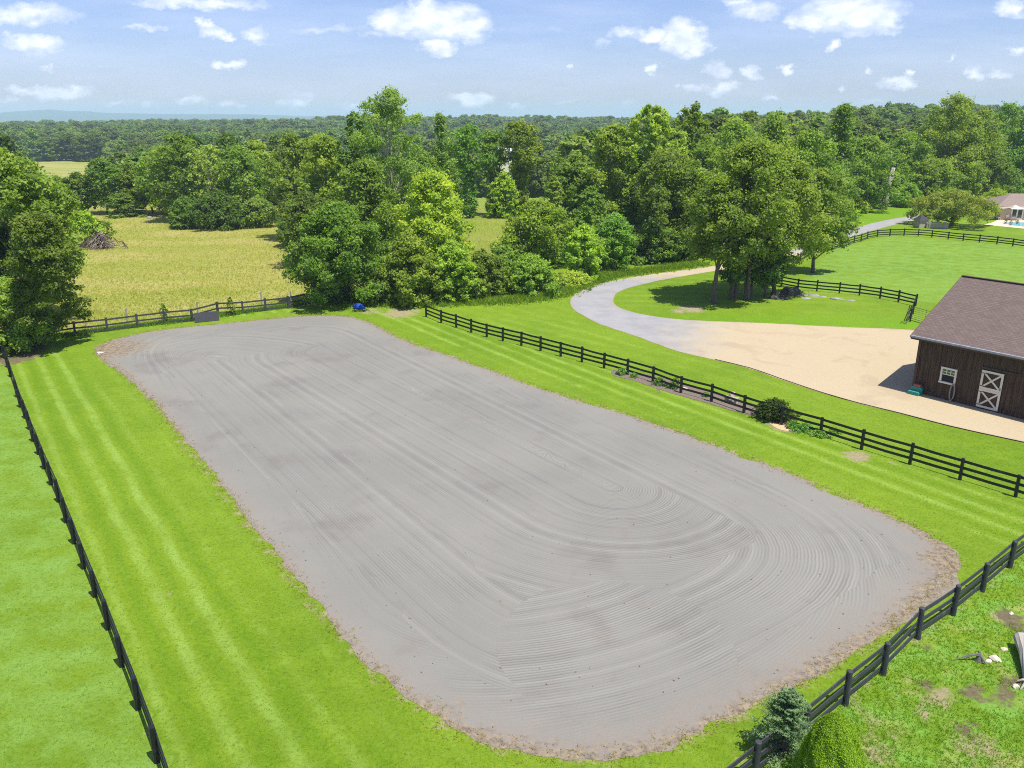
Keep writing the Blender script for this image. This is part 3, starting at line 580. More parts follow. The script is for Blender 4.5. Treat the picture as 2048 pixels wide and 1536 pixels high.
def place_tree(label, px, D, ytop, wpx, kind, col=(1, 1, 1), hero=0, leaf=None, name='tree', cat='tree', group=None, mat='leaf', start=None, trunk=None, stems=1, pos=None, seed=None, nl=12, bark='bark', shear=(0, 0)):
    p = pos if pos is not None else at(px, D); D = p.y
    Hh = max(ht(ytop, D) - p.z, .8); Rc = wpx * mpp(D) / 2; e = empty(name, p, 0)
    sd = seed if seed is not None else int(px * 7 + D * 13); rg = np.random.default_rng(sd)
    if hero:
        lf = (leaf or max(.20, D * .0036)) * .88; cm, C = crown_mesh('crown', rg, kind, Rc * 1.06, Hh, int(hero * 1.35), lf, M[mat], start, shear)
        tm = trunk_mesh('trunk', rg, Hh, trunk or max(.12, Hh * .017), C, M[bark], nl, stems=stems)
        t = link('trunk', tm, e); c = link('crown', cm, e)
    else:
        cm, tm = proto(kind, sd % 3, mat); c = link('crown', cm, e); t = link('trunk', tm, e); e.scale = (Rc / 5.0, Rc / 5.0, Hh / 14.0); e.rotation_euler = (0, 0, rg.uniform(0, 6.28))
    c.color = (*col, 1); tag(e, label, cat, group); return e
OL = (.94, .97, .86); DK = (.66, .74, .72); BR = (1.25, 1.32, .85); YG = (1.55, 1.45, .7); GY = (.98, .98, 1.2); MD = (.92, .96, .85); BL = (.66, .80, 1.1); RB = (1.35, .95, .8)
EDGE = 'trees and shrubs along the hayfield and the drive'
T = place_tree
# left foreground
T('big leafy tree filling the left edge behind the fence corner', 55, 68, 303, 245, 'oak', (.86, .88, .78), 34000, leaf=.34, start=.05, trunk=.35)
T('dark twiggy tree whose low boughs droop over the hayfield, above the fence corner', 95, 62.0, 412, 180, 'droop', (.80, .84, .72), 20000, leaf=.23, start=.16, trunk=.22, shear=(3.0, -4.2))
T('bushy tree overhanging the corner of the back fence, lowest at the left edge', 30, 59.6, 552, 180, 'broad', (1.15, 1.2, 1.12), 17000, leaf=.24, trunk=.14, stems=2)
T('dark ivy covered tree at the far left between two leafy trees', -10, 69, 425, 120, 'oak', DK, 9000, leaf=.3, start=.02)
T('small yellow-green tree just left of the brush pile', 172, 112, 420, 90, 'droop', YG, 4000, leaf=.3, start=.3, trunk=.12)
T('olive tree with dry branches right behind the brush pile', 196, 114, 438, 60, 'airy', OL, 3000, leaf=.3)
# hedge behind the hayfield
HG = 'trees of the hedge beyond the hayfield'
for a in [('dark green tree at the left end of the hedge beyond the hayfield', 60, 128, 335, 150, 'oak', MD),
 ('low rounded hedge tree left of the gap that shows the far field', 120, 150, 352, 90, 'round', MD), ('low dark tree under the strip of far field', 165, 152, 345, 80, 'round', DK),
 ('dense green tree at the hayfield corner, right of the far field strip', 215, 152, 318, 95, 'oak', (.85, 1, .85)), ('olive cedar-like tree with soft outline in the hedge', 268, 152, 328, 80, 'tall', OL),
 ('grey-olive wispy tree right of the cedar-like one in the hedge', 305, 154, 318, 80, 'airy', OL), ('broad mid-green tree where the hedge meets the big thicket', 345, 150, 292, 110, 'oak', MD),
 ('low dark bush at the foot of the hedge on the hayfield', 250, 148, 385, 90, 'shrub', DK)]: T(*a, group=HG)
TK = 'trees of the thicket standing in the hayfield'
T('tall olive tree at the back of the thicket in the hayfield', 372, 141, 268, 125, 'oak', OL, 9000, leaf=.5, group=TK)
T('bare topped half dead tree rising from the thicket in the hayfield', 432, 138, 292, 95, 'airy', (1.3, 1.2, 1.5), 2600, leaf=.4, nl=40, bark='twig', group=TK, trunk=.4)
T('wide olive tree on the right of the half dead one in the thicket', 485, 139, 292, 130, 'oak', OL, 9000, leaf=.5, group=TK)
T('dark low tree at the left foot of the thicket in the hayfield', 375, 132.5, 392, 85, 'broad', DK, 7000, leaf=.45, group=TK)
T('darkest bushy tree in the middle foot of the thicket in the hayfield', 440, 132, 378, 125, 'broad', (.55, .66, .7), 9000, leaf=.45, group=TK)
T('pale grey-green willowy shrub at the right foot of the thicket in the hayfield', 516, 133, 392, 85, 'broad', GY, 6000, leaf=.4, group=TK)
T('mid green tree between the thicket and the tall centre trees', 560, 172, 310, 110, 'oak', MD, group=HG)
T('pale olive tree behind the gap right of the thicket', 520, 165, 282, 110, 'oak', OL, group=HG)
# centre
CT = 'trees of the big central clump behind the arena'
T('olive tall tree at the left shoulder of the central clump', 606, 119, 268, 125, 'oak', OL, 14000, leaf=.42, start=.05, group=CT)
T('yellow-olive tree behind the broad dark tree of the central clump', 662, 108, 272, 130, 'oak', (1.3, 1.2, .9), 14000, leaf=.4, start=.04, group=CT)
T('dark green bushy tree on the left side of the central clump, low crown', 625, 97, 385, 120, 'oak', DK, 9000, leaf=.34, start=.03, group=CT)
T('dark airy tree poking up left of the tallest tree of the central clump', 725, 101, 224, 80, 'airy', (.75, .9, .9), 6500, leaf=.36, start=.25, group=CT)
T('tallest airy grey-green tree with open top standing against the sky', 790, 97, 182, 172, 'airy', GY, 21000, leaf=.27, start=.2, trunk=.3, nl=45, bark='palebark', group=CT)
T('grey-green airy tree with thin pointed top right of the tallest tree', 886, 112, 226, 80, 'tall', GY, 7000, leaf=.3, group=CT)
T('bushy green tree behind the bright one, right of the tallest tree', 850, 103, 305, 115, 'oak', OL, 12000, leaf=.36, start=.03, group=CT)
T('green tree in the middle of the central clump, above the dark broad one', 740, 90, 322, 150, 'oak', (.95, 1.0, .8), 16000, leaf=.34, start=.03, group=CT)
T('broad dark glossy tree with boughs down to the back fence, left of the bright one', 692, 77.5, 395, 225, 'broad', (.66, .78, .58), 38000, leaf=.28, trunk=.3, shear=(0, -2.4), group=CT, seed=5)
T('bright yellow-green tree at the front of the central clump', 868, 83, 345, 160, 'oak', (1.35, 1.30, .8), 24000, leaf=.32, start=.05, group=CT)
T('light green bushy tree low in the central clump, right of the broad dark tree', 822, 76.0, 462, 140, 'broad', (1.2, 1.25, .9), 17000, leaf=.29, group=CT)
T('bright green bush where the clump ends above the end of the rail fence', 905, 77, 480, 110, 'broad', BR, 12000, leaf=.29, group=CT)
T('dark green bush just right of the end post of the rail fence', 965, 79, 498, 95, 'broad', MD, 9000, leaf=.29, group=CT)
VT = 'vine draped trees in the field behind the central clump'
T('vine draped tree with full round head, leftmost of its row', 940, 146, 248, 84, 'vine', (.85, 1.05, .8), 8000, leaf=.5, group=VT)
T('slim vine draped tree beside the round headed one', 985, 149, 262, 58, 'vine', MD, 6000, leaf=.5, group=VT)
T('small rounded tree between the vine draped trees', 1008, 146, 342, 62, 'broad', BR, 5000, leaf=.45, group=VT)
T('vine draped tree with pointed top, rightmost of its row', 1042, 148, 246, 86, 'vine', (1.15, 1.15, .8), 8000, leaf=.5, group=VT)
T('dark tree right behind the vine draped row, at its left', 905, 160, 285, 90, 'tall', DK, 5000, leaf=.5, group=VT)
BU = 'bushes between the central clump and the drive'
T('large round bright bush in the middle of the thicket by the drive', 1078, 97, 392, 175, 'broad', BR, 17000, leaf=.33, group=BU)
T('low leafy mound of vines nearest the lawn, left of the drive bend', 1062, 81, 506, 130, 'mound', (1.15, 1.25, .95), 12000, leaf=.30, group=BU)
T('flat pale green shrub at the lawn edge just left of the drive bend', 1140, 85, 540, 95, 'mound', (1.3, 1.25, 1.0), 7000, leaf=.28, group=BU)
T('mid green bush behind the vine mound', 1010, 84, 488, 110, 'broad', MD, 10000, leaf=.30, group=BU)
T('yellow-green upright bush above the drive bend', 1165, 89, 448, 100, 'broad', BR, 11000, leaf=.31, group=BU)
T('dark bush filled with vines, left of the shaded drive', 1225, 94, 425, 110, 'broad', (.9, 1.05, .9), 11000, leaf=.32, group=BU)
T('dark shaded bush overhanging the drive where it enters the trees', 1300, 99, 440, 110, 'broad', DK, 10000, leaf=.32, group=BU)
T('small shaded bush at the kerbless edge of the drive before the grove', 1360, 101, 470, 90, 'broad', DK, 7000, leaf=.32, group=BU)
RT = 'tall trees of the wood left of the grove'
T('rounded green tree at the left end of the tall wood', 1150, 118, 312, 110, 'oak', MD, 13000, leaf=.42, start=.03, group=RT)
T('full olive-green tree in the tall wood, second from its left end', 1222, 112, 252, 145, 'oak', (1.05, 1.05, .9), 18000, leaf=.40, start=.03, group=RT)
T('tall leafy tree with open pale top against the sky, left one of two', 1292, 110, 209, 118, 'airy', (1.15, 1.15, .95), 13000, leaf=.40, nl=30, group=RT)
T('tall leafy tree with ragged open top against the sky, right one of two', 1368, 113, 211, 95, 'airy', OL, 9500, leaf=.40, nl=30, group=RT)
T('dense green tree below the two open topped ones', 1325, 103, 300, 170, 'oak', MD, 18000, leaf=.38, start=.03, group=RT)
T('dark leafy tree of the wood just behind the first grove trunk', 1400, 106, 290, 120, 'oak', (.9, 1, .9), 13000, leaf=.38, start=.03, group=RT)
# the grove on the lawn
GR = 'trees of the grove on the lawn island'
gp = lambda a, b: G(a, b)
T('grove tree standing apart on a single straight trunk', 1427, 76, 362, 150, 'oak', OL, 22000, leaf=.28, start=.33, trunk=.24, pos=gp(1430, 606), group=GR, nl=16)
T('grove tree with a thick cluster of pale stems and the widest crown', 1485, 76, 283, 225, 'oak', (.98, .95, .8), 38000, leaf=.28, start=.25, trunk=.20, stems=4, pos=gp(1484, 600), group=GR, nl=14)
T('grove tree leaning right with wide drooping crown', 1563, 80, 318, 190, 'oak', OL, 26000, leaf=.28, start=.22, trunk=.2, pos=gp(1545, 588), group=GR, nl=14)
T('thin young grove tree between the single trunk and the stem cluster', 1463, 77, 478, 72, 'round', DK, 4500, leaf=.26, start=.26, trunk=.12, pos=gp(1463, 600), group=GR)
T('small dark grove tree right of the stem cluster', 1500, 77, 474, 88, 'round', DK, 6000, leaf=.26, start=.28, trunk=.15, pos=gp(1502, 595), group=GR)
T('short leaning dark grove tree nearest the rocks', 1535, 79, 492, 92, 'round', (.55, .68, .65), 7000, leaf=.26, start=.22, trunk=.14, pos=gp(1529, 594), group=GR)
T('olive grove tree overhanging the drive at the right end of the grove', 1625, 92, 340, 120, 'oak', OL, 13000, leaf=.32, start=.20, trunk=.2, group=GR, nl=14)
# right of the grove
RW = 'trees along the far side of the drive'
T('pale feathery tree behind the grove, left of two', 1450, 128, 238, 150, 'oak', (1.2, 1.15, 1.0), 13000, leaf=.42, start=.02, group=RW)
T('pale feathery tree behind the grove, right of two', 1530, 130, 234, 150, 'tall', (1.2, 1.2, 1.0), 13000, leaf=.42, start=.02, group=RW)
T('round tree rising behind the right end of the grove', 1600, 128, 262, 130, 'oak', OL, 11000, leaf=.42, group=RW)
T('tall pointed tree standing above its neighbours right of the grove', 1664, 147, 207, 105, 'tall', (.95, 1.05, .85), 11000, leaf=.45, group=RW)
T('olive tree below and right of the tall pointed one', 1722, 156, 276, 120, 'oak', OL, 10000, leaf=.45, start=.02, group=RW)
T('green tree between the grove and the tall pointed tree', 1640, 133, 330, 110, 'oak', MD, 8500, leaf=.4, start=.02, group=RW)
T('bright green vine covered bush on the verge left of the uphill drive', 1668, 131, 392, 85, 'broad', BR, 6500, leaf=.36, group=RW)
T('dark green tree just left of the dead trunk', 1735, 163, 330, 90, 'broad', DK, 6500, leaf=.42, group=RW)
T('yellow-green bush at the foot of the dead trunk', 1712, 154, 392, 50, 'broad', YG, 2500, leaf=.36, group=RW)
T('vine clad young tree right behind the dead trunk', 1796, 171, 325, 60, 'broad', BR, 5000, leaf=.42, group=RW)
T('round bush between the dead trunk and the apple tree', 1812, 165, 365, 70, 'broad', (1.1, 1.25, .85), 5000, leaf=.4, group=RW)
RB_ = 'tall trees behind the poolside house'
T('medium green tree above the round bush, left of the tallest oak', 1805, 181, 268, 110, 'oak', (1, 1.1, .95), 9000, leaf=.5, start=.02, group=RB_)
T('tallest broad oak with lumpy head on the right skyline', 1880, 181, 192, 150, 'oak', (1.05, 1.05, .85), 18000, leaf=.48, start=.02, group=RB_)
T('big green tree sloping off the right side of the tallest oak', 1940, 184, 222, 120, 'oak', (1.1, 1.08, .9), 12000, leaf=.5, start=.02, group=RB_)
T('smooth headed tree rising at the right skyline', 1990, 195, 206, 110, 'oak', (1, 1.1, 1), 11000, leaf=.5, start=.02, group=RB_)
T('tree cut by the right edge on the skyline', 2050, 192, 200, 120, 'oak', (.9, 1, .95), 11000, leaf=.5, start=.02, group=RB_)
T('mid green tree above the apple tree, lower than the oaks', 1860, 172, 318, 100, 'oak', (1.0, 1.1, .85), 9000, leaf=.45, start=.02, group=RB_)
T('yellowish tree left behind the house roof', 1915, 176, 312, 100, 'oak', (1.15, 1.15, .85), 9000, leaf=.45, start=.02, group=RB_)
T('dark tree directly behind the house roof', 1972, 180, 300, 110, 'broad', DK, 9000, leaf=.45, group=RB_)
T('dark tree behind the parked car at the right edge', 2035, 186, 290, 110, 'broad', (.75, .9, .9), 9000, leaf=.45, group=RB_)
T('yellow-green weedy bush left of the parked car behind the house', 1988, 166, 375, 70, 'mound', YG, 3500, leaf=.36, group=RB_)
T('low spreading apple-like tree with rusty olive crown beside the stone well house', 1908, 141, 383, 150, 'apple', (.92, .82, .78), 19000, leaf=.28, start=.10, trunk=.28, pos=G(1903, 452), nl=24, bark='bark')
# more hidden-edge fillers that show between the named ones
FL = 'bushes closing the hedge line'
for i, (px, D, yt, w, k, c, lb) in enumerate([
 (590,112,400,80,'broad',DK,'dark bush at the left foot of the central clump'), (760,96,400,110,'broad',MD,'leafy bush in the heart of the central clump'),
 (1105,112,352,70,'broad',MD,'soft green bush left of the tall wood, above the bright bush mass'), (1180,104,370,100,'broad',(.9,1,.9),'green bush at the left foot of the tall wood'),
 (1260,108,380,110,'broad',DK,'dark bush at the foot of the tall wood'), (1440,108,400,110,'broad',DK,'dark bush behind the grove stems, over the drive'),
 (1520,120,380,120,'broad',MD,'green bush behind the grove beyond the drive'), (1590,124,390,90,'broad',DK,'dark bush beyond the drive at the right end of the grove'),
 (950,92,560,50,'broad',DK,'low dark bush seen between the clump and the vine mound'), (1890,168,372,90,'broad',BR,'bright bush just above the apple-like tree'), (1760,175,370,80,'broad',MD,'green bush above the uphill drive')]):
    T(lb, px, D, yt, w, k, c, 5500, leaf=.36, group=FL)

# the woods beyond: masses of crowns on the falling and rising land
def gn_scatter(name, pts, scl, rot, protos, label, cat):
    me = bpy.data.meshes.new(name); me.vertices.add(len(pts)); me.vertices.foreach_set('co', np.asarray(pts, np.float32).ravel())
    a = me.attributes.new('scl', 'FLOAT_VECTOR', 'POINT'); a.data.foreach_set('vector', np.asarray(scl, np.float32).ravel())
    a = me.attributes.new('rotz', 'FLOAT', 'POINT'); a.data.foreach_set('value', np.asarray(rot, np.float32))
    a = me.attributes.new('pick', 'INT', 'POINT'); a.data.foreach_set('value', np.asarray(RNG.integers(0, len(protos), len(pts)), np.int32))
    o = link(name, me); tag(o, label, cat, kind='stuff')
    g = bpy.data.node_groups.new(name, 'GeometryNodeTree'); g.interface.new_socket('Geometry', in_out='INPUT', socket_type='NodeSocketGeometry'); g.interface.new_socket('Geometry', in_out='OUTPUT', socket_type='NodeSocketGeometry')
    N = g.nodes; L = g.links; gi = N.new('NodeGroupInput'); go = N.new('NodeGroupOutput'); jn = N.new('GeometryNodeJoinGeometry')
    def na(nm, ty): n = N.new('GeometryNodeInputNamedAttribute'); n.data_type = ty; n.inputs[0].default_value = nm; return n.outputs[0]
    sc_, rz, pk = na('scl', 'FLOAT_VECTOR'), na('rotz', 'FLOAT'), na('pick', 'INT'); cx = N.new('ShaderNodeCombineXYZ'); L.new(rz, cx.inputs[2])
    for k, po in enumerate(protos):   # five kinds of crown, picked per point
        oi = N.new('GeometryNodeObjectInfo'); oi.inputs[0].default_value = po; oi.transform_space = 'ORIGINAL'; oi.inputs[1].default_value = True
        cp = N.new('FunctionNodeCompare'); cp.data_type = 'INT'; cp.operation = 'EQUAL'; L.new(pk, cp.inputs[2]); cp.inputs[3].default_value = k
        ip = N.new('GeometryNodeInstanceOnPoints'); mp = N.new('GeometryNodeMeshToPoints'); L.new(gi.outputs[0], mp.inputs[0])
        L.new(mp.outputs[0], ip.inputs[0]); L.new(cp.outputs[0], ip.inputs[1]); L.new(oi.outputs['Geometry'], ip.inputs[2]); L.new(cx.outputs[0], ip.inputs[5]); L.new(sc_, ip.inputs[6]); L.new(ip.outputs[0], jn.inputs[0])
    L.new(jn.outputs[0], go.inputs[0]); md = o.modifiers.new('woods', 'NODES'); md.node_group = g; return o
M['woodleaf'] = leaf_mat('woodland_leaves', (.080, .140, .034), (.20, .295, .055), (.33, .38, .07), .75, .035)
def far_proto(kind, v, n, leaf, col, px, D):
    rg = np.random.default_rng(900 + v); cm, C = crown_mesh('crown', rg, kind, 5.0, 14.0, n, leaf, M['woodleaf'], .04)
    o = link('woodland_tree', cm, loc=at(px, D)); o.color = (*col, 1)
    tag(o, ['dark round woodland tree on the low ground at the left', 'olive woodland tree near the far left edge', 'green woodland tree behind the hedge at the far left', 'lighter woodland tree beyond the far left hedge', 'narrow woodland tree beyond the left hedge'][v], 'tree', 'first trees of the far wood'); return o
PR = [far_proto('oak', 0, 2600, .85, (.58, .74, .7), 20, 178), far_proto('oak', 1, 2600, .85, (.88, .88, .7), -30, 186), far_proto('round', 2, 2600, .85, (.70, .84, .7), 395, 186), far_proto('oak', 3, 2400, .85, (1.0, 1.02, .7), 470, 182), far_proto('tall', 4, 2200, .85, (.62, .72, .68), 560, 196)]
def wood_points(name, D0, D1, step, hmin, hmax, label, seed, test):
    rg = np.random.default_rng(seed); P = []; D = D0
    while D < D1:
        st = step * (1 + (D - D0) / D0 * .35); w = D * .70 + 30; n = int(2 * w / st)
        x = -w + (np.arange(n) + rg.uniform(0, 1, n)) * st; y = D + rg.uniform(-.5, .5, n) * st; P.append(np.stack([x, y], 1)); D += st
    P = np.concatenate(P); px = 1024 + F * P[:, 0] / (P[:, 1] * math.cos(PITCH) + H * math.sin(PITCH)); P = P[test(px, P[:, 1])]
    z = tz(P[:, 0], P[:, 1]); n = len(P); pq = 1024 + F * P[:, 0] / (P[:, 1] * math.cos(PITCH) + H * math.sin(PITCH)); hh = rg.uniform(hmin, hmax, n) * (1 + .16 * np.sin(P[:, 0] / 31) * np.cos(P[:, 1] / 43)); hh *= 1 - .30 * (1 - smooth(600, 1000, pq)) * (1 - smooth(230, 420, P[:, 1])); w = (rg.uniform(.75, 1.35, n) + .6 * (rg.uniform(size=n) < .10)) * (step * (1 + (P[:, 1] - D0) / D0 * .35)) / 7.6
    w = np.minimum(w, (1.35 if D0 < 500 else 1.8) * hh / 14); col = np.column_stack([w, w, hh / 14]); gn_scatter(name, np.column_stack([P, z - .3]), col, rg.uniform(0, 6.28, n), PR, label, 'woodland')
def t_near(px, D):
    k = np.ones(len(D), bool)
    k &= ~((px < 640) & (D < 168)); k &= ~((px > 45) & (px < 225) & (D < 562) & (D > 150))
    k &= ~((px >= 640) & (px < 1130) & (D < 232)); k &= ~((px > 975) & (px < 1042) & (D < 470)); k &= ~((px >= 1130) & (px < 1420) & (D < 140)); k &= ~((px >= 1420) & (px < 1640) & (D < 150)); k &= ~((px >= 1640) & (D < 205))
    k &= ~((D > 450) & (D < 562) & (px > -250) & (px < 225)); return k
wood_points('near_woods', 138, 520, 8.5, 11, 17.5, 'mixed green wood covering the low ground between the hedges and the far hills', 11, t_near)
wood_points('far_woods', 520, 1500, 11, 11, 20, 'hazy dark green forest below the skyline', 12, lambda px, D: ~((D < 565) & (px > -250) & (px < 225)))
wood_points('skyline_woods', 1500, 3200, 22, 13, 19, 'bluish forest along the horizon in front of the ridge', 13, lambda px, D: D > 0)

# dead standing trunk
e = empty('dead_tree', at(1768, 160)); rg = np.random.default_rng(3); hh = ht(335, 160)
MB().tube([(0, 0, -.2), (.15, 0, hh * .3), (.3, 0, hh * .6), (.75, 0, hh)], [.62, .48, .42, .34], 10).build('trunk', M['palebark'], e, smooth_=True)
mb = MB(); mb.tube([(.45, 0, hh * .72), (1.3, -.3, hh * .80)], [.12, .05], 5); mb.tube([(.5, 0, hh * .8), (-.2, -.3, hh * .9)], [.09, .04], 5); mb.build('branch', M['palebark'], e)
P, Nn, S, ti, C, cr = crown_arrays(rg, 'broad', .9, 2.6, 500, .4); V, F_ = leaves(P, Nn, S, rg); link('ivy', npmesh('ivy', V, F_, [M['leaf']], tint=ti), e); tag(e, 'dead pale broken-off tree trunk standing by the woods above the drive', 'dead tree')

# ------------------------------------------------------------------ fences
def fence(label, px, z=(.30, .62, .96), ph=1.13, side=1, mat='black', rnd=False, board=.135, pw=.13, first=0, skip=()):
    pts = [G(*p) for p in px]; e = empty('rail_fence', pts[0]); o = pts[0]; rg = random.Random(int(px[0][0]))
    for i, p in enumerate(pts):
        if i in skip: continue
        q = p - o; d = (pts[min(i + 1, len(pts) - 1)] - pts[max(i - 1, 0)]).normalized(); h = ph + rg.uniform(-.03, .04); ln = Vector((rg.uniform(-.02, .02), rg.uniform(-.02, .02), 0))
        n = Vector((-d.y, d.x, 0)) * side * .075; mb = MB()
        if rnd: mb.tube([q + n + Vector((0, 0, -.1)), q + n + ln + Vector((0, 0, h - .02)), q + n + ln + Vector((0, 0, h))], [pw * .56, pw * .54, pw * .42], 12)
        else: mb.bar(q + n + Vector((0, 0, -.1)), q + n + ln + Vector((0, 0, h)), pw, pw, up=(d.x, d.y, 0))
        mb.build('post', M[mat], e, smooth_=False)
    for i in range(len(pts) - 1):
        for k, zz in enumerate(z):
            a = pts[i] - o + Vector((0, 0, zz + rg.uniform(-.015, .015))); b = pts[i + 1] - o + Vector((0, 0, zz + rg.uniform(-.015, .015))); s = (a + b) / 2 + Vector((0, 0, rg.uniform(-.025, .004)))
            dd = (b - a).normalized() * .004; mb = MB(); mb.bar(a + dd, s, .032, board); mb.bar(s, b - dd, .032, board)
            mb.build('rail', M[mat if not (mat == 'greyed' and k == 2) else mat], e)
    return tag(e, label, 'fence')
def resample(px, n):
    """n posts evenly along a polyline given in photo pixels"""
    pts = [G(*p) for p in px]; L = [0]
    for a, b in zip(pts, pts[1:]): L.append(L[-1] + (b - a).length)
    out = []
    for k in range(n):
        s = L[-1] * k / (n - 1); i = max(j for j in range(len(L) - 1) if L[j] <= s + 1e-9); t = (s - L[i]) / (L[i + 1] - L[i]); p = pts[i].lerp(pts[i + 1], t)
        d = p.y * math.cos(PITCH) + H * math.sin(PITCH); out.append((1024 + F * p.x / d, 768 + F * (-(p.y) * math.sin(PITCH) + H * math.cos(PITCH)) / d))
    return out
LP = resample([(5,700),(12,718),(22,748),(31,774)], 5)[:-1] + [(37.5,794),(44,814),(53,836),(62,858),(70,882),(81,908),(92,937),(106,969),(121,1003),(136,1044),(153,1086),(172,1136),(195,1192),(221,1257),(249,1331),(282,1416),(320,1521),(362,1650),(415,1800)]
fence('black three-rail fence running down the left side of the mown strip to the near corner', LP, side=-1, pw=.15, rnd=False, mat='black')
fence('black three-rail fence along the right side of the arena lawn, facing the barn', [(854,634),(884,646),(914,655),(944,665),(975,674),(1007,682),(1044,691)] + resample([(1044,691),(1256,749)], 6)[1:] + [(1307,764.5),(1363,785.6),(1424,803),(1489,825.5),(1564,849),(1642,872),(1724,898.5),(1820.5,928),(1921,959),(2032,993),(2156,1030),(2290,1072)], side=-1)
fence('dark weathered fence at the near right corner with round posts, patched boards', [(2200,995),(2130,1048),(2070,1092),(2015,1134),(1960,1181),(1901,1228),(1831,1275),(1761,1347),(1686,1407),(1604,1478),(1503.5,1556),(1400,1640)], side=1, mat='greyed', rnd=True, pw=.17, ph=1.18, z=(.22, .60, .98), board=.15)
fence('dark back fence behind the arena along the hayfield', [(-60,712),(5,702),(50,688),(98,678),(151,670),(216,663),(276,655),(330,648),(386,643),(437,629),(486,627),(532,622),(578,617),(624,608),(672,603)], side=1, mat='greyed', z=(.18, .56, 1.0), pw=.16)
fence('black fence from the grove to the paddock gate corner', resample([(1530,566),(1595,579)], 3)[:-1] + [(1595,579),(1633,583),(1678,587),(1718,591),(1759,597),(1795.5,604),(1829,612),(1824,628),(1818,643)], side=1)
fence('long curving black fence at the far side of the paddock below the house', resample([(1545,552),(1590,530),(1623,510)], 4)[:-1] + [(1623,510),(1643,505),(1663,500.6),(1681,495),(1694,491),(1709,486),(1723,483),(1735.5,478),(1755,474),(1780,472.5),(1808,472),(1836,473),(1863,475),(1895.5,478.6),(1925.5,482),(1958,485),(1993,488.5),(2024.5,492.5),(2058,497),(2095,502)], side=1, ph=1.08)
# tube gates
def tube_gate(label, a, b, h=1.15, n=6):
    a = Vector(a); b = Vector(b); e = empty('tube_gate', a); d = b - a; mb = MB()
    mb.tube([(0, 0, .12), (0, 0, h)], .022, 6); mb.tube([d + Vector((0, 0, .12)), d + Vector((0, 0, h))], .022, 6); mb.tube([(0, 0, h), d + Vector((0, 0, h))], .022, 6); mb.tube([(0, 0, .14), d + Vector((0, 0, .14))], .022, 6); mb.build('gate_frame', M['metal'], e)
    mb = MB()
    for k in range(1, n): mb.tube([(0, 0, .14 + (h - .14) * k / n), d + Vector((0, 0, .14 + (h - .14) * k / n))], .014, 6)
    for t in (.33, .67): mb.tube([d * t + Vector((0, 0, .14)), d * t + Vector((0, 0, h))], .014, 6)
    mb.build('gate_bars', M['metal'], e); return tag(e, label, 'gate')
tube_gate('dark metal tube gate closing the paddock beside the barn roof', G(1823, 640), G(1905, 664))
tube_gate('short metal tube gate swung open against the corner post of the paddock', G(1815, 644), G(1809, 643.5) + Vector((-.3, -1.0, 0)), 1.15, 4)
tube_gate('dark tube gate in the deep shade under the clump, right of the blue tarp', G(735, 608), G(836, 611))
# the rubber mat on the fence, tarp
a, b = G(391, 646), G(439, 641); e = MB(); u = (b - a); nrm = Vector((-u.y, u.x, 0)).normalized()
e.prism([(0, 0, .03), u + Vector((0, 0, .03)), u + nrm * .28 + Vector((0, 0, .80)), nrm * .28 + Vector((0, 0, .80))], -nrm * .035)
tag(e.build('rubber_mat', M['mat'], loc=a), 'dark grey panel leaning against the back fence', 'panel')
p = G(718, 617); rg = np.random.default_rng(8); me = rock_mesh('tarp_bundle', .62, .42, .5, 8, M['blue'], 3); tag(link('tarp_bundle', me, loc=p), 'crumpled blue tarp bundle in the shade at the end of the arena', 'tarp')
# thin grey posts of an old wire fence behind the boards
for i, (px, py, lb) in enumerate([(173,655,'grey old wire fence post nearest the bushy tree'),(256,648,'grey old wire fence post, second from the bushy tree'),(397,633,'grey old wire fence post behind the leaning panel'),(524,612,'grey old wire fence post right of the panel'),(583,611,'taller brown old fence post where the back fence enters the shade')]):
    tag(MB().tube([(0, 0, -.1), (0, 0, 1.35)], [.075, .06], 7).build('old_post', M['oldpost'], loc=G(px, py)), lb, 'post', 'old wire fence posts')
for px, py, yt, lb in ((330, 645, 607, 'small sapling growing behind the back fence, left one'), (463, 631, 594, 'small sapling growing behind the back fence, right one')):
    T(lb, px, G(px, py).y, yt, 22, 'broad', MD, 260, leaf=.2, name='sapling', cat='sapling', trunk=.03)

# ------------------------------------------------------------------ the barn
B0 = G(1824.4, 782.5); d_ = G(2048, 839) - B0; BA = math.atan2(d_.y, d_.x); barn = empty('barn', B0, BA)
tag(barn, 'dark brown board-and-batten barn with brown shingle roof at the right edge', 'barn')
BD = Vector((math.cos(BA), math.sin(BA), 0)); BN = Vector((-BD.y, BD.x, 0)); BL_, BW, EH, RH = 20.0, 11.0, 3.72, 6.62
def wl(px, py):
    """photo pixel -> (along, up) on the barn's long front wall"""
    r = Vector(ray(px, py)); o = Vector((0, 0, H)); t = (B0 - o).dot(BN) / r.dot(BN); q = o + r * t - B0; return q.dot(BD), q.z
mb = MB(); mb.box(0, BL_, 0, .12, 0, EH)
x = .16
while x < BL_:
    if not any(a < x < b for a, b in ((1.55, 2.35), (3.80, 5.15))): mb.box(x, x + .05, -.028, -.0005, .28, EH - .12)
    else: mb.box(x, x + .05, -.028, -.0005, 2.45 if x > 3 else 2.06, EH - .12)
    x += .305
mb.box(-.02, BL_, -.045, -.002, .02, .26); mb.build('front_wall', M['siding'], barn)
mb = MB(); mb.prism([(0, .12, 0), (0, BW, 0), (0, BW, EH), (0, BW / 2, RH - .08), (0, .12, EH + .03)], (.12, 0, 0))
y = .3
while y < BW: mb.box(-.026, -.0005, y, y + .05, .05, EH + (RH - EH) * (1 - abs(y - BW / 2) / (BW / 2)) - .2); y += .305
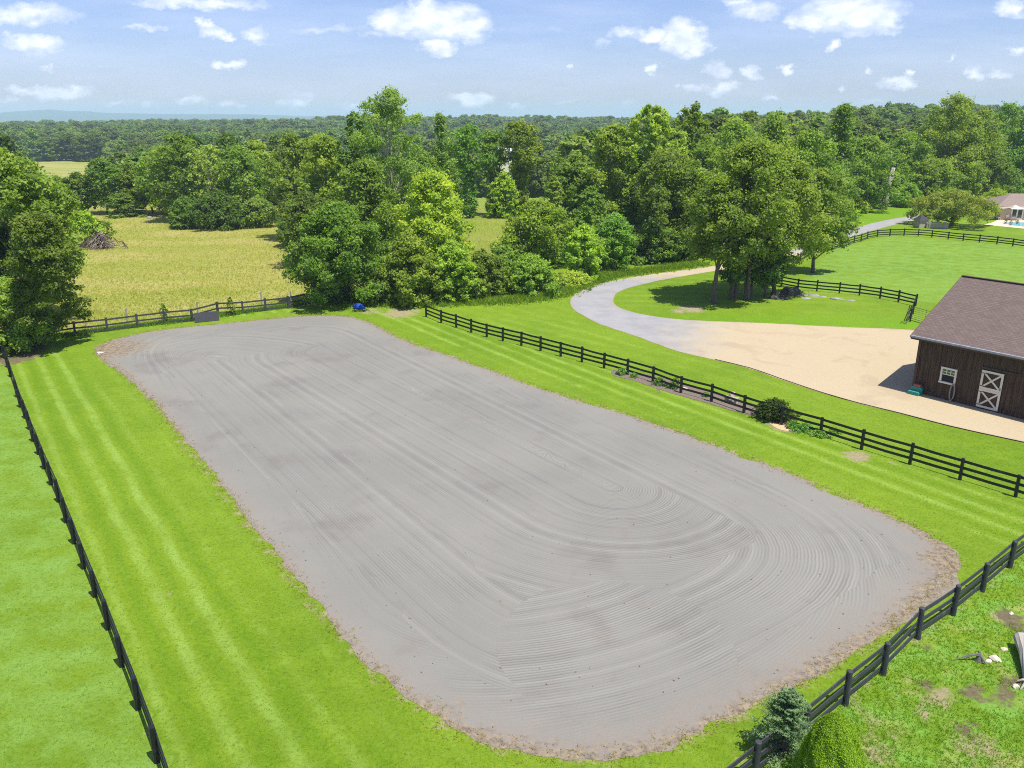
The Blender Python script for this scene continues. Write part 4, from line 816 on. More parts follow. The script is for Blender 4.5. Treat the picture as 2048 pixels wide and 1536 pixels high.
mb.build('gable_wall', M['siding'], barn); mb = MB(); mb.box(.12, BL_, BW - .12, BW, 0, EH).prism([(BL_ - .12, .12, 0), (BL_ - .12, BW - .12, 0), (BL_ - .12, BW - .12, EH), (BL_ - .12, BW / 2, RH - .1), (BL_ - .12, .12, EH)], (.12, 0, 0)); mb.build('rear_wall', M['siding'], barn)
rf = empty('roof', (0, 0, 0)); bpy.data.objects.remove(rf)
sl = (RH - EH) / (BW / 2); ov, gl = .32, .48
ze = EH - sl * ov + .10; L_ = math.hypot(BW / 2 + ov, RH + .10 - ze); ang = math.atan2(RH + .10 - ze, BW / 2 + ov)
roof = MB().box(-gl, BL_ + gl, 0, L_, -.05, 0).build('roof', M['shingle'], barn); roof.location = (0, -ov, ze); roof.rotation_euler = (ang, 0, 0)
r2 = MB().box(-gl, BL_ + gl, 0, L_ - .03, -.05, 0).build('roof_slope', M['shingle'], barn); r2.location = (BL_, BW + ov, ze); r2.rotation_euler = (ang, 0, math.pi)
mb = MB(); mb.bar((-gl, BW / 2, RH + .125), (BL_ + gl, BW / 2, RH + .125), .26, .03); mb.build('ridge_cap', M['trim'], barn)
mb = MB(); mb.prism([(-gl - .0, -ov - .11, ze + .01), (-gl, -ov - .12, ze - .06), (-gl, -ov - .08, ze - .12), (-gl, -ov - .015, ze - .12), (-gl, -ov - .004, ze + .02)], (BL_ + gl * 2, 0, 0)); mb.build('gutter', M['gutter'], barn)
mb = MB(); mb.box(-gl + .02, BL_ + gl, -ov + .002, -ov + .05, ze - .24, ze - .055); mb.box(-gl + .02, BL_, -ov + .05, -.03, ze - .20, ze - .17); mb.build('fascia', M['trim'], barn)
mb = MB(); 
for (y0, z0, y1, z1) in ((-ov, ze - .10, BW / 2, RH - .0), (BW + ov, ze - .10, BW / 2, RH - .0)): mb.bar((-gl - .015, y0, z0), (-gl - .015, y1, z1), .028, .17)
mb.build('rake_board', M['trim'], barn)
mb = MB(); mb.box(-.05, .12, -.05, -.003, .0, EH - .02); mb.box(-.052, -.004, -.003, .13, .0, EH - .02); mb.build('corner_board', M['trim'], barn)
# window
(wx0, wz1), (wx1, _), (_, wz0) = wl(1883.9, 732.5), wl(1915.7, 739.3), wl(1879, 763); wx1 = max(wx1, wx0 + .8)
fr = MB(); fw = .11; fr.box(wx0, wx0 + fw, -.07, -.002, wz0, wz1).box(wx1 - fw, wx1, -.07, -.002, wz0, wz1).box(wx0 + fw, wx1 - fw, -.07, -.002, wz1 - fw, wz1).box(wx0 - .03, wx1 + .03, -.11, -.071, wz0 - .02, wz0 + .07).box(wx0 + fw, wx1 - fw, -.07, -.002, wz0, wz0 + .09)
win = MB().box(wx0 + fw, wx1 - fw, -.012, -.004, wz0 + .09, wz1 - fw).build('window', M['inside'], barn); fr.build('frame', M['white'], win)
zm = (wz0 + wz1) / 2 + .03; sa = MB(); iw = wx1 - wx0 - 2 * fw
sa.box(wx0 + fw, wx1 - fw, -.055, -.02, zm, zm + .05)
for k in (1, 2): xx = wx0 + fw + iw * k / 3; sa.box(xx - .018, xx + .018, -.05, -.02, zm + .05, wz1 - fw)
zz = (zm + .05 + wz1 - fw) / 2; 
for k in range(3): xx = wx0 + fw + iw * k / 3; sa.box(xx + (.018 if k else 0), xx + iw / 3 - (.018 if k < 2 else 0), -.05, -.02, zz - .016, zz + .016)
sa.build('sash', M['white'], win); MB().box(wx0 + fw, wx1 - fw, -.034, -.028, zm + .05, wz1 - fw).build('pane', glass('green_reflecting_glass', (.06, .11, .05), .15), win)
# dutch door
(dx0, dz1), (dx1, _) = wl(1966, 739), wl(2012, 747.5); dz0 = .10; dx1 = dx0 + 1.22; dz1 = min(dz1, 2.45); dm = dz0 + (dz1 - dz0) * .50
dr = MB().box(dx0, dx1, -.05, -.003, dz0, dz1).build('door', M['siding'], barn)
tr = MB(); w = .125
for (a, b) in ((dz0, dm - .004), (dm + .004, dz1)):
    tr.box(dx0, dx0 + w, -.085, -.052, a, b).box(dx1 - w, dx1, -.085, -.052, a, b).box(dx0 + w, dx1 - w, -.085, -.052, a, a + w).box(dx0 + w, dx1 - w, -.085, -.052, b - w, b)
    tr.bar((dx0 + w, -.066, a + w), (dx1 - w, -.066, b - w), .024, .10, up=(0, 0, 1)); tr.bar((dx0 + w, -.0685, b - w), (dx1 - w, -.0685, a + w), .025, .10)
tr.build('cross_trim', M['white'], dr); MB().box(dx1 - .10, dx1 - .05, -.115, -.086, dm + .12, dm + .26).build('latch', M['metal'], dr)
hg = MB()
for zz in (dz0 + .15, dm - .2, dm + .15, dz1 - .2): hg.box(dx0 - .03, dx0 + .32, -.092, -.086, zz, zz + .05)
hg.build('hinges', M['metal'], dr)
MB().box(dx0 - .05, dx1 + .9, -.075, -.035, dz1 + .09, dz1 + .20).build('door_rail', M['siding'], barn)
# things by the wall
def on_wall(u, out, z=0.0): return B0 + BD * u - BN * out + Vector((0, 0, z))
e = empty('hose_coil', on_wall(wl(1905, 790)[0], .0), BA); mb = MB(); hz_ = .60
for k in range(4):
    ra = .50 + .015 * k; mb.tube([(.13 * math.cos(t), -.09 - .035 * k, hz_ - .05 * k * 0 + ra * math.sin(t)) for t in np.linspace(0, 2 * math.pi, 25)], .019, 6, False)
mb.build('hose', M['hose'], e); MB().box(-.05, .05, -.20, -.05, hz_ + .42, hz_ + .52).build('hook', M['metal'], e); tag(e, 'faded garden hose hanging in a long coil on the barn wall between window and door', 'hose')
e = empty('mounting_block', on_wall(.40, .40), BA); mb = MB()
mb.box(-.36, .36, -.34, -.02, 0, .22, .02).build('lower_step', M['green'], e); MB().box(-.34, .34, -.018, .28, 0, .45, .02).build('upper_step', M['green'], e)
MB().box(-.30, .30, -.33, -.05, .222, .235).box(-.3, .3, .0, .26, .452, .465).build('tread', simple('light_green_plastic', (.06, .38, .31), .5, .4), e)
tag(e, 'green plastic mounting block with two steps at the barn corner', 'step stool')
mb = MB(); mb.box(-.22, .22, -.12, .12, .0, .16, .02); tag(mb.build('red_crate', M['red'], loc=on_wall(.40, .26, .47)), 'small reddish box standing on the top step of the green mounting block', 'box'); bpy.data.objects['red_crate'].rotation_euler = (0, 0, BA)
e = MB(); e.tube([(0, 0, 0), (.02, 0, .5), (-.05, 0, 1.0), (.05, .02, 1.25)], .025, 6); e.box(-.12, .12, -.03, .03, .95, 1.2); o = e.build('lead_rope', M['darktwig'], loc=B0 - BD * .1 + BN * .9 + Vector((0, 0, .05))); o.rotation_euler = (0, 0, BA + R(90)); tag(o, 'dark halter and rope hanging on the shaded gable wall of the barn', 'rope')
# edging along the gravel
E_ = spline(W2([(1430,719.5),(1500,736.5),(1560,757.5),(1640,784.5),(1720,807.5),(1800,827),(1900,853),(2048,885.5),(2250,928)]), 1.0, False); mb = MB()
for a, b in zip(E_, E_[1:]): mb.bar((a[0], a[1], .02), (b[0], b[1], .02), .035, .07)
tag(mb.build('lawn_edging', M['edging']), 'thin rusty edging strip between the tan gravel and the lawn', 'edging')

# ------------------------------------------------------------------ planting bed along the right fence
bed = W2([(1225,741),(1262,742),(1330,757),(1420,783),(1500,806),(1560,826),(1560,842),(1500,832),(1420,808),(1340,785),(1270,762),(1228,752)])
sheet('mulch_bed_ground', ragged(spline(bed, .25), .12, 9), .016, .6, M['mulch'], lambda V: {})
sheet('straw_patch_ground', ragged(spline(W2([(1536,840),(1560,846),(1592,852),(1600,858),(1570,862),(1545,853)]), .15), .12, 10), .016, .4, M['straw'], lambda V: {})
def shrub(label, px, py, w, h, col=(1, 1, 1), n=900, leaf=.14, kind='mound', mat='leaf', name='shrub', cat='shrub', group=None, z=0.0):
    p = G(px, py); e = empty(name, p); rg = np.random.default_rng(int(px * 3 + py)); cm, C = crown_mesh('foliage', rg, kind, w / 2, h, n, leaf, M[mat])
    c = link('foliage', cm, e); c.color = (*col, 1); mb = MB()
    for i in range(6): q = Vector(C[rg.integers(len(C))]); mb.tube([(0, 0, -.05), q * .5 + Vector((0, 0, .05)), q], [.03, .02, .008], 5, False)
    mb.build('stem', M['bark'], e); return tag(e, label, cat, group)
shrub('dark leafy shrub growing through the rail fence beside the mulch bed', 1548, 838, 2.7, 1.25, (.26, .34, .30), 8000, .10, 'broad')
BP = 'low plants in the bed along the rail fence'
for px, py, w, h, c, lb in ((1243,749,.9,.5,(.8,1.1,1.3),'low blue-green plant at the left end of the mulch bed'),(1268,755,.6,.35,(.9,1.1,1.1),'low plant behind the fence post at the left end of the bed'),(1318,770,1.1,.55,(.8,1.05,1.2),'blue-green clump under the fence, left middle of the bed'),
  (1345,776,.9,.5,(.85,1.05,1.),'leafy clump left of the stone bench'),(1412,793,.5,.35,(1,1.1,1),'small plant right before the stone bench'),(1605,862,1.5,.5,(.8,1.1,1.3),'grey-green ground cover right of the dark shrub'),(1640,872,1.2,.45,(.85,1.1,1.25),'grey-green ground cover at the fence post beyond the straw'),
  (1585,856,1.0,.5,(.7,.95,1.0),'dark green clump between the dark shrub and the straw'),(1352,770,.7,.6,(1.2,1.2,.9),'taller yellow-green plant in the middle of the bed'),(1668,868,.8,.4,(.9,1.1,1.1),'last small plant at the right end of the bed'))[:]:
    shrub(lb, px, py, w, h, c, 700, .10, 'mound', name='bed_plant', cat='plant', group=BP)
e = empty('stone_bench', G(1462, 806), R(-38)); e.scale = (.72, .72, .8); MB().box(-.62, .62, -.24, .24, .40, .50, .02).build('seat', M['stone'], e)
for sx in (-.42, .42): MB().box(sx - .12, sx + .12, -.18, .18, 0, .398, .02).build('leg', M['stone'], e)
tag(e, 'low pale stone bench standing in the mulch bed behind the rail fence', 'bench')
tag(link('garden_stone', rock_mesh('garden_stone', .24, .18, .24, 20, M['palerock']), loc=G(1464, 804) + Vector((0, 0, .44))), 'pale rounded stone resting on the stone bench', 'stone')
tag(link('garden_stone', rock_mesh('garden_stone', .28, .18, .12, 21, M['palerock']), loc=G(1367, 778)), 'flat white stone at the fence post in the mulch bed', 'stone')
# rocks on the lawn island
RK = 'rock outcrop on the lawn island'
for px, py, sx, sy, sz, m_, lb in ((1552,597,1.1,.6,.5,'darkrock','long dark boulder nearest the leaning grove tree'),(1580,590,1.15,.7,.95,'darkrock','largest dark domed boulder of the outcrop'),(1568,598,.8,.5,.4,'darkrock','dark low boulder in front of the domed one'),
 (1605,591,.9,.5,.22,'rock','flat pale rock just right of the domed boulder'),(1626,592,.8,.4,.22,'rock','flat grey rock, third along the outcrop'),(1612,597,.5,.3,.12,'rock','small grey rock in front of the outcrop'),(1645,594,.45,.3,.12,'rock','small flat rock in the middle of the outcrop'),
 (1672,598,.7,.35,.16,'rock','flat grey rock near the right end of the outcrop'),(1684,600,.4,.25,.12,'rock','little bluish rock beside the flat one near the right end'),(1702,601,.5,.3,.10,'rock','last rock at the right end of the outcrop')):
    tag(link('boulder', rock_mesh('boulder', sx, sy, sz, int(px), M[m_]), loc=G(px, py)), lb, 'rock', RK)
tag(link('boulder', rock_mesh('boulder', .42, .26, .14, 77, M['palerock']), loc=G(201, 706)), 'flat pale stone on the bare soil at the far left corner of the arena', 'rock')
tag(link('boulder', rock_mesh('boulder', .6, .5, .5, 78, M['rock']), loc=G(300, 437)), 'lone grey boulder on the far side of the hayfield', 'rock')
# brush pile
e = empty('brush_pile', G(203, 497)); rg = np.random.default_rng(31); mb = MB(); mb2 = MB()
for i in range(230):
    a = rg.uniform(0, 6.28); r = abs(rg.normal()) * 1.25; r = min(r, 2.6); h = max(.1, 2.1 * (1 - (r / 2.9) ** 1.4)); p = Vector((math.cos(a) * r * 1.3, math.sin(a) * r * .9, rg.uniform(.05, h)))
    d = Vector((math.cos(a + rg.normal() * .7), math.sin(a + rg.normal() * .7), -.55 + rg.normal() * .3)).normalized() * rg.uniform(.8, 1.9); (mb if i % 3 else mb2).tube([p - d * .5, p + Vector(rg.normal(size=3)) * .08, p + d * .5], [.05, .035, .012], 5, False)
mb.build('branches', M['darktwig'], e); mb2.build('pale_branches', M['twig'], e); tag(e, 'pile of cut brown branches at the left edge of the hayfield', 'brush pile')
# bare boughs in the drooping tree
e = empty('fallen_bough', at(95, 66.5)); mb = MB(); rg = np.random.default_rng(5)
def twig(mb, p, d, L, r, n, rg):
    q = p + d * L; mb.tube([p, p.lerp(q, .5) + Vector(rg.normal(size=3)) * L * .06, q], [r, r * .75, r * .45], 5, False)
    if n:
        for _ in range(3):
            nd = (d + Vector(rg.normal(size=3)) * .55 + Vector((0, 0, -.05))).normalized(); twig(mb, p.lerp(q, rg.uniform(.45, 1)), nd, L * rg.uniform(.55, .8), r * .5, n - 1, rg)
for k in range(5): twig(mb, Vector((rg.normal() * .8, rg.normal() * .5, 5.2 + rg.normal() * .7)), Vector((.9 - .45 * k * (k < 4), -.75, -.15 * k)).normalized(), 1.5, .035, 3, rg)
mb.build('dead_twigs', M['twig'], e); MB().tube([(0, 0, -.1), (-.1, .1, 2.5), (0, 0, 5.2)], [.14, .11, .06], 8).build('trunk', M['bark'], e); tag(e, 'bare grey dead bough fanned out in front of the dark drooping tree', 'dead branch')

# ------------------------------------------------------------------ near right corner
def spruce():
    p = G(1566, 1512); e = empty('blue_spruce', p); rg = np.random.default_rng(12); Hh, Rb = 2.15, 1.05; P = []; Nn = []; ti = []; mb = MB()
    mb.tube([(0, 0, -.1), (0, 0, Hh)], [.06, .008], 6)
    for k in range(190):
        t = rg.uniform(0, 1) ** .85; z = .12 + (Hh - .2) * t; a = rg.uniform(0, 6.28); L = Rb * (1 - t) ** .8 * rg.uniform(.7, 1.12) + .10; d = Vector((math.cos(a), math.sin(a), .12 + .5 * t)); tipp = Vector((0, 0, z)) + d * L
        mb.tube([(0, 0, z), tipp], [.012, .004], 4, False); tt = rg.uniform(.25, 1, 95); b = rg.uniform(size=1)[0]
        for s in tt:
            q = Vector((0, 0, z)) + d * (L * s); side = Vector((-math.sin(a), math.cos(a), 0)) * rg.normal() * .10 * (1.15 - s) * 1.6 * (L + .2); q = q + side; q.z += rg.normal() * .02; P.append(q); Nn.append(Vector((rg.normal() * .5, rg.normal() * .5, 1))); ti.append(np.clip(.55 * b + .4 * s * rg.uniform(.4, 1), 0, 1))
    V, F_ = leaves(np.array(P), np.array(Nn), rg.uniform(.045, .10, len(P)), rg, .28); c = link('foliage', npmesh('foliage', V, F_, [M['needle']], tint=ti), e); c.color = (1.75, 1.6, 1.4, 1); mb.build('trunk', M['bark'], e)
    tag(e, 'young blue-green spruce against the near fence, spiky branches', 'spruce')
spruce()
def arborvitae():
    p = G(1652, 1600); e = empty('arborvitae', p); rg = np.random.default_rng(14); Hh = ht(1428, p.y); Rb = .86; n = 95000; t = rg.uniform(0, 1, n) ** 1.15; a = rg.uniform(0, 6.28, n)
    lob = 1 + .06 * np.sin(5 * a + 3 * t) + .035 * np.sin(11 * a + 17 * t) + .03 * np.sin(29 * t + 4 * a)
    r = Rb * (1 - t ** 1.9) ** .62 * lob * (1 - .16 * rg.uniform(0, 1, n) ** 2.2); P = np.stack([r * np.cos(a), r * np.sin(a), .03 + Hh * t * .985], 1) + rg.normal(size=(n, 3)) * .016
    Nn = rg.normal(size=(n, 3)) * .6 + .8 * np.stack([np.cos(a), np.sin(a), np.full(n, .6)], 1)
    ti = np.clip(.3 + .5 * rg.uniform(0, 1, n) * rg.uniform(.3, 1, n) + .06 * np.sin(13 * a + 20 * t), 0, 1); V, F_ = leaves(P, Nn, rg.uniform(.028, .06, n), rg, .55)
    c = link('foliage', npmesh('foliage', V, F_, [M['blades']], tint=ti), e); c.color = (1.35, 1.22, 1.4, 1); MB().tube([(0, 0, -.1), (0, 0, Hh * .9)], [.08, .02], 6).build('trunk', M['bark'], e); tag(e, 'dense bright green cone-shaped arborvitae at the bottom edge beside the spruce', 'arborvitae')
arborvitae()
# fallen log, root and stones
def log(): 
    a = G(2052, 1368); e = empty('fallen_log', a); rg = np.random.default_rng(2); mb = MB()
    mb.tube([(-.12, -.30, .02), (.05, .0, .12), (.30, .45, .22), (.62, 1.1, .30), (.9, 1.9, .32)], [.07, .14, .19, .22, .22], 10, True).build('trunk', M['palebark'], e)
    mb = MB(); 
    for d in ((-.35, -.28, .02), (-.1, -.42, .05), (.2, -.3, .1), (-.25, .05, .08)): mb.tube([(.08, .02, .12), Vector(d) * .6 + Vector((.03, 0, .08)), Vector(d)], [.07, .045, .015], 6)
    mb.build('root', M['palebark'], e); tag(e, 'pale bleached log with splayed roots lying at the right edge of the weedy grass', 'log')
log()
e = empty('dead_stump', G(1957, 1322)); mb = MB(); mb.tube([(0, 0, -.02), (.02, .02, .15), (.0, .05, .34)], [.13, .09, .03], 7); mb.tube([(0, 0, .25), (-.35, .05, .16), (-.75, .03, .05)], [.05, .035, .012], 5); mb.tube([(.02, 0, .2), (.12, -.2, .04)], [.05, .03], 5); mb.tube([(0, 0, .2), (.14, .1, .02)], [.05, .03], 5); mb.build('wood', simple('rotten_wood', (.16, .15, .14), .9, .1, 9, .5), e); tag(e, 'small dark rotten stump with a sideways root in the weedy grass', 'stump')
for i, (px, py, s, lb) in enumerate(((1990,1320,.17,'largest pale broken stone beside the small stump'),(1977,1324,.10,'small tan stone touching the largest pale stone'),(2008,1299,.09,'lone pale stone between the stump and the log'),(2030,1374,.10,'white wood chip on the bare soil under the log'),(2022,1228,.08,'small pale stone on the bare soil patch at the right edge'))):
    tag(link('field_stone', rock_mesh('field_stone', s * 1.3, s, s * .8, 40 + i, M['palerock']), loc=G(px, py) + Vector((0, 0, .02))), lb, 'stone')

# ------------------------------------------------------------------ house with pool
hp = G(1998, 440); house = empty('house', hp, R(-6)); tag(house, 'tan stucco house with brown roof and white trim behind the pool', 'house')
EH2, RD = 2.35, 9.0; HLn = 16.0
MB().box(0, HLn, 0, RD, 0, EH2).build('wall', M['stucco'], house); MB().box(-1.1, -.02, 1.6, RD - 1, 0, 2.2).build('side_wall', M['cloth'], house)
mb = MB(); o1 = .5; rdg = 1.75
mb.bm.faces.ensure_lookup_table(); V_ = [(-1.1, -o1, EH2 - .35), (HLn + o1, -o1, EH2 - .02), (HLn + o1, RD + o1, EH2 - .02), (-1.1, RD + o1, EH2 - .35), (3.2, RD / 2, EH2 + rdg), (HLn, RD / 2, EH2 + rdg)]
vs = [mb.bm.verts.new(v) for v in V_]
for f in ((0, 1, 5, 4), (1, 2, 5), (2, 3, 4, 5), (3, 0, 4), (3, 2, 1, 0)): mb.bm.faces.new([vs[i] for i in f])
mb.build('roof', M['houseroof'], house); mb = MB(); mb.bar((-1.12, -o1 - .03, EH2 - .40), (1.2, -o1 - .03, EH2 - .13), .05, .24); mb.bar((1.2, -o1 - .03, EH2 - .13), (HLn + o1, -o1 - .03, EH2 - .12), .05, .22); mb.build('fascia', M['white'], house)
dd = MB().box(1.75, 3.7, -.05, -.002, .05, 2.1).build('french_door', M['white'], house); MB().box(1.95, 2.6, -.075, -.052, .6, 1.95).box(2.85, 3.5, -.075, -.052, .35, 1.95).build('pane', M['glass'], dd)
w_ = MB().box(6.5, 8.5, -.05, -.002, .9, 1.9).build('window', M['white'], house); MB().box(6.6, 8.4, -.075, -.052, 1.0, 1.8).build('pane', M['glass'], w_)
sheet('patio_ground', W2([(1968,449.5),(1985,445),(1997,439),(2060,438),(2120,439),(2140,462),(2048,457.5),(1998,452.5)]), .020, 1.5, M['patio'], lambda V: {})
sheet('pool_water', W2([(2003,445.6),(2030,444.6),(2070,445.2),(2110,446),(2125,455),(2048,453.4),(2022,450.6)]), .030, 1.5, M['pool'], lambda V: {})
e = empty('parasol', G(2026, 440)); MB().tube([(0, 0, 0), (0, 0, 2.35)], .03, 6).build('pole', M['white'], e)
mb = MB(); c = mb.bm.verts.new((0, 0, 2.5)); c2 = mb.bm.verts.new((0, 0, 2.42)); ring = [mb.bm.verts.new((1.5 * math.cos(k * math.pi / 4), 1.5 * math.sin(k * math.pi / 4), 1.95)) for k in range(8)]
for k in range(8): mb.bm.faces.new((c, ring[k], ring[(k + 1) % 8])); mb.bm.faces.new((c2, ring[(k + 1) % 8], ring[k]))
mb.build('canopy', M['cloth'], e); tag(e, 'open cream patio parasol over the poolside table', 'parasol')
e = empty('patio_table', G(2024, 440)); MB().tube([(0, 0, .70), (0, 0, .74)], .55, 12).build('tabletop', M['white'], e)
for s in ((-.35, -.35), (.35, -.35), (.35, .35), (-.35, .35)): MB().tube([(s[0], s[1], 0), (s[0] * .9, s[1] * .9, .70)], .03, 5).build('leg', M['white'], e)
tag(e, 'round white patio table under the parasol', 'table')
def pchair(px, py, rz, lb, mat='white'):
    e = empty('patio_chair', G(px, py), rz); MB().box(-.25, .25, -.25, .25, .40, .45).build('seat', M[mat], e); MB().bar((-.0, .24, .45), (0, .36, .95), .48, .04, up=(1, 0, 0)).build('backrest', M[mat], e)
    for s in ((-.22, -.22), (.22, -.22), (.22, .22), (-.22, .22)): MB().bar((s[0], s[1], 0), (s[0], s[1], .398), .04, .04).build('leg', M[mat], e)
    tag(e, lb, 'chair', 'chairs on the pool patio')
pchair(2034, 440.5, R(-60), 'white patio chair right of the parasol pole'); pchair(2018, 440.5, R(70), 'white patio chair left of the parasol pole'); pchair(1996, 440, R(20), 'wooden patio chair by the white side wall', 'palerock')
for i, (px, py) in enumerate(((2011, 447.6), (2021, 450.8), (2034, 448.6))):
    e = empty('planter', G(px, py)); MB().tube([(0, 0, 0), (0, 0, .32)], [.16, .22], 8).build('pot', M['stone'], e); rg = np.random.default_rng(i); cm, C = crown_mesh('plant', rg, 'shrub', .32, .5, 60, .16, M['leaf']); o = link('plant', cm, e, (0, 0, .3)); o.color = (*DK, 1)
    tag(e, ['potted plant at the left end of the pool', 'potted plant in front of the pool, the darkest', 'potted plant at the right of the pool edge'][i], 'potted plant', 'potted plants around the pool')
# stone well house and wall under the apple tree
e = empty('well_house', G(1840, 455), R(12)); MB().box(-.75, .75, -.75, .75, 0, 1.15).build('wall', M['stone'], e); mb = MB(); v = [mb.bm.verts.new(p) for p in ((-.95, -.95, 1.18), (.95, -.95, 1.18), (.95, .95, 1.18), (-.95, .95, 1.18), (0, 0, 2.1))]
for f in ((0, 1, 4), (1, 2, 4), (2, 3, 4), (3, 0, 4), (3, 2, 1, 0)): mb.bm.faces.new([v[i] for i in f])
mb.build('roof', M['mat'], e); tag(e, 'small square stone well house with dark pyramid roof', 'well house')
e = empty('stone_wall', G(1852, 456.5), math.atan2((G(1896, 458) - G(1852, 456.5)).y, (G(1896, 458) - G(1852, 456.5)).x)); Lw = (G(1896, 458) - G(1852, 456.5)).length; MB().box(0, Lw, 0, .4, 0, .75, .05).build('wall', M['stone'], e); MB().box(-.02, Lw + .02, -.03, .43, .752, .84).build('coping', M['palerock'], e)
for k in range(3): xx = Lw * (k + .3) / 3; MB().box(xx, xx + .45, -.05, .45, .0, 1.0, .02).build('pier', M['stone'], e)
tag(e, 'low stone wall with piers in the shade of the apple-like tree', 'stone wall')
# car behind the house
def car():
    p = at(2028, 166); e = empty('parked_car', p, R(8)); prof = [(-2.3, .35), (-2.35, .85), (-1.9, 1.0), (-1.55, 1.62), (.9, 1.66), (1.35, 1.05), (2.2, .92), (2.35, .6), (2.3, .35)]
    MB().prism([(x, -.9, z) for x, z in prof], (0, 1.8, 0)).build('body', simple('dark_blue_car_paint', (.02, .028, .045), .25, .6), e)
    MB().prism([(x, -.915, z) for x, z in ((-1.55, 1.05), (-1.35, 1.52), (.8, 1.55), (1.1, 1.08))], (0, 1.83, 0)).build('side_windows', simple('car_glass', (.10, .13, .15), .1, .8), e)
    for x in (-1.45, 1.45):
        for y in (-.82, .82):
            w = MB().tube([(x, y - .11, .34), (x, y + .11, .34)], .34, 14).build('wheel', M['mat'], e)
    for y in (-.6, .6): MB().box(2.3, 2.37, y - .18, y + .18, .62, .76).build('headlight', M['cloth'], e)
    tag(e, 'dark blue estate car parked behind the house roof', 'car')
car()
e = empty('distant_barn', at(1010, 455), R(4)); zt = ht(296, 455) - e.location.z; MB().box(-4.5, 4.5, -4, 4, 0, zt - 2.2).build('wall', M['cloth'], e)
MB().prism([(-5, -4.5, zt - 2.25), (-5, 4.5, zt - 2.25), (-5, 0, zt)], (10, 0, 0)).build('roof', M['paleroof'], e); tag(e, 'far barn with pale metal roof glimpsed between the vine draped trees', 'barn')
# ------------------------------------------------------------------ grass that stands up
def tuft_mesh(name, P, hgt, wid, mat, nb, seed, lean=.45, base=None):
    rg = np.random.default_rng(seed); n = len(P) * nb; B = np.repeat(P, nb, 0) + np.column_stack([rg.normal(size=(n, 2)) * wid * 1.2, np.zeros(n)]); h = np.repeat(hgt, nb) * rg.uniform(.5, 1.2, n)
    a = rg.uniform(0, 6.28, n); sd = np.column_stack([np.cos(a), np.sin(a), np.zeros(n)]) * (wid * .5); ln = np.column_stack([rg.normal(size=(n, 2)) * lean, np.ones(n)]) * h[:, None]
    V = np.stack([B - sd, B + sd, B + ln], 1).reshape(-1, 3); b_ = rg.uniform(0, .7, len(P)) if base is None else base + rg.uniform(-.25, .2, len(P)); ti = np.clip(np.repeat(b_, nb) + rg.uniform(0, .35, n), 0, 1)
    return npmesh(name, V, np.arange(n * 3).reshape(n, 3), [mat], tint=ti)
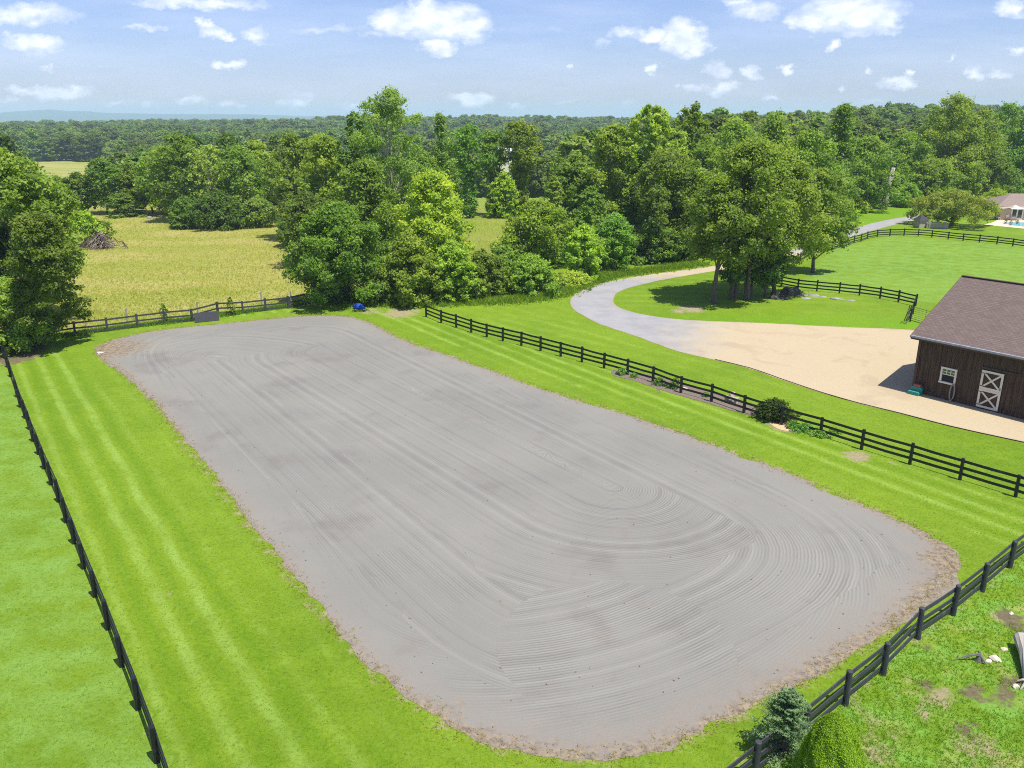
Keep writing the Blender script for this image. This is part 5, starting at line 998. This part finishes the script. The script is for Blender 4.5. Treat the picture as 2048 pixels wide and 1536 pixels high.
def build_grass():
    rg = np.random.default_rng(21)
    def cand(n, y0, y1):
        y = (rg.uniform(0, 1, n) * (y1 ** .5 - y0 ** .5) + y0 ** .5) ** 2; return np.stack([rg.uniform(-.70, .70, n) * (y + 4), y], 1)
    P = cand(170000, 15, 48); ok = ~inside(P, ARENA) & ~inside(P, DRIVE); nr = inside(P, np.vstack([W2([(2250, 950)]), NF, [[8, 4], [90, 4], [90, 45]]])); ok &= nr | (rg.uniform(size=len(P)) < .30); P = P[ok]; nr = nr[ok]
    for px, py, rr in ((2010,1400,.7),(2020,1235,.7),(1945,1385,.4),(1862,1293,.3),(1715,912,.8),(1885,1385,.5),(1975,1400,.5)):
        q = np.array(G(px, py).xy); k = np.hypot(*(P - q).T) > rr * rg.uniform(.5, 1.2, len(P)); P = P[k]; nr = nr[k]
    h = np.where(nr, .085, .030) * rg.uniform(.7, 1.4, len(P)); z = np.zeros(len(P))
    o = link('lawn_grass', tuft_mesh('lawn_grass', np.column_stack([P, z]), h, .022, M['blades'], 3, 1)); tag(o, 'short green grass blades of the near lawns', 'grass', kind='stuff'); o.color = (1.0, 1.02, .9, 1)
    # ragged thatch and tufts along the rim of the arena
    L = spline(ARENA, .05); q = L[rg.integers(0, len(L), 4200)] + rg.normal(size=(4200, 2)) * .22; q = q[q[:, 1] < 75]; o = link('rim_grass', tuft_mesh('rim_grass', np.column_stack([q, np.zeros(len(q))]), np.full(len(q), .07), .03, M['hay'], 3, 2, .9)); tag(o, 'dry straw and grass clippings along the arena rim', 'dry grass', kind='stuff'); o.color = (.85, .72, .9, 1)
    # the uncut hayfield
    n = 210000; P = cand(n, 64, 165); P = P[(P[:, 0] < 25)]; fld = np.vstack([BF + np.array([0, .5]), W2([(900,590),(960,560),(1010,520),(1060,470)]), [[2, 165], [-100, 165], [-100, 118], [-62, 68]]]); P = P[inside(P, fld)]
    f_ = lambda a, b: np.sin(P[:, 0] / a + 2 * np.sin(P[:, 1] / b)) * np.cos(P[:, 1] / b + 1.5 * np.sin(P[:, 0] / a / 1.7)); tt = .42 + .16 * f_(9, 5.5) + .12 * f_(3.1, 2.3) + .10 * f_(23, 12) + .22 * smooth(74, 112, P[:, 1]) - .18 * (1 - smooth(66, 80, P[:, 1]))
    o = link('hayfield_grass', tuft_mesh('hayfield_grass', np.column_stack([P, np.zeros(len(P))]), .21 * rg.uniform(.4, 1.2, len(P)), .045, M['hay'], 3, 3, .35, base=tt)); tag(o, 'tall uncut yellow-green hay grass of the field behind the fence', 'hay grass', kind='stuff')
    # weeds at the foot of the back fence and under the clumps
    L = spline(BF, .2, False); q = L[rg.integers(0, len(L), 5000)] + rg.normal(size=(5000, 2)) * .30 + np.array([0, .35]); o = link('fence_weeds', tuft_mesh('fence_weeds', np.column_stack([q, np.zeros(len(q))]), np.full(len(q), .30), .06, M['blades'], 3, 4, .5)); tag(o, 'weeds growing along the foot of the back fence', 'weeds', kind='stuff'); o.color = (.7, .8, .7, 1)
    L = spline(W2([(700,612),(830,616),(900,612),(1000,610),(1080,602),(1140,585),(1200,562),(1300,547),(1400,533)]), .2, False); q = L[rg.integers(0, len(L), 8000)] + rg.normal(size=(8000, 2)) * np.array([.8, .8]) + np.array([0, 1.5]); o = link('verge_weeds', tuft_mesh('verge_weeds', np.column_stack([q, np.zeros(len(q))]), rg.uniform(.1, .55, len(q)), .09, M['blades'], 3, 5, .6)); tag(o, 'leafy weeds at the edge of the mown lawn under the bushes', 'weeds', kind='stuff'); o.color = (.9, 1, .8, 1)
    # leaf litter and clods on the arena
    q = np.stack([rg.uniform(-34, 20, 1700), rg.uniform(17, 70, 1700)], 1); q = q[inside(q, ARENA)]; dd = dist(q, AS, True); q = q[(rg.uniform(size=len(q)) < np.where(dd < 3, .9, .28))]
    V, F_ = leaves(np.column_stack([q, np.full(len(q), .03)]), rg.normal(size=(len(q), 3)) * .3 + np.array([0, 0, 1]), rg.uniform(.03, .09, len(q)), rg); t = simple('dead_leaf', (.16, .075, .045), .9, .1); tag(link('leaf_litter', npmesh('leaf_litter', V, F_, [t])), 'scattered brown leaves and clods on the arena sand', 'leaf litter', kind='stuff')
build_grass()

# ------------------------------------------------------------------ air
def haze():
    o = MB().box(-9500, 9500, -60, 11500, -44, 118).build('haze', None); m_ = bpy.data.materials.new('haze'); m_.use_nodes = True; N = m_.node_tree.nodes; N.clear(); out = N.new('ShaderNodeOutputMaterial'); v = N.new('ShaderNodeVolumePrincipled')
    v.inputs['Color'].default_value = (.60, .79, 1.0, 1); v.inputs['Density'].default_value = HAZE; v.inputs['Anisotropy'].default_value = .0
    m_.node_tree.links.new(v.outputs[0], out.inputs['Volume']); o.data.materials.append(m_); tag(o, 'thin blue summer haze over the far woods and ridge', 'haze', kind='stuff')
HAZE = .00018
haze()
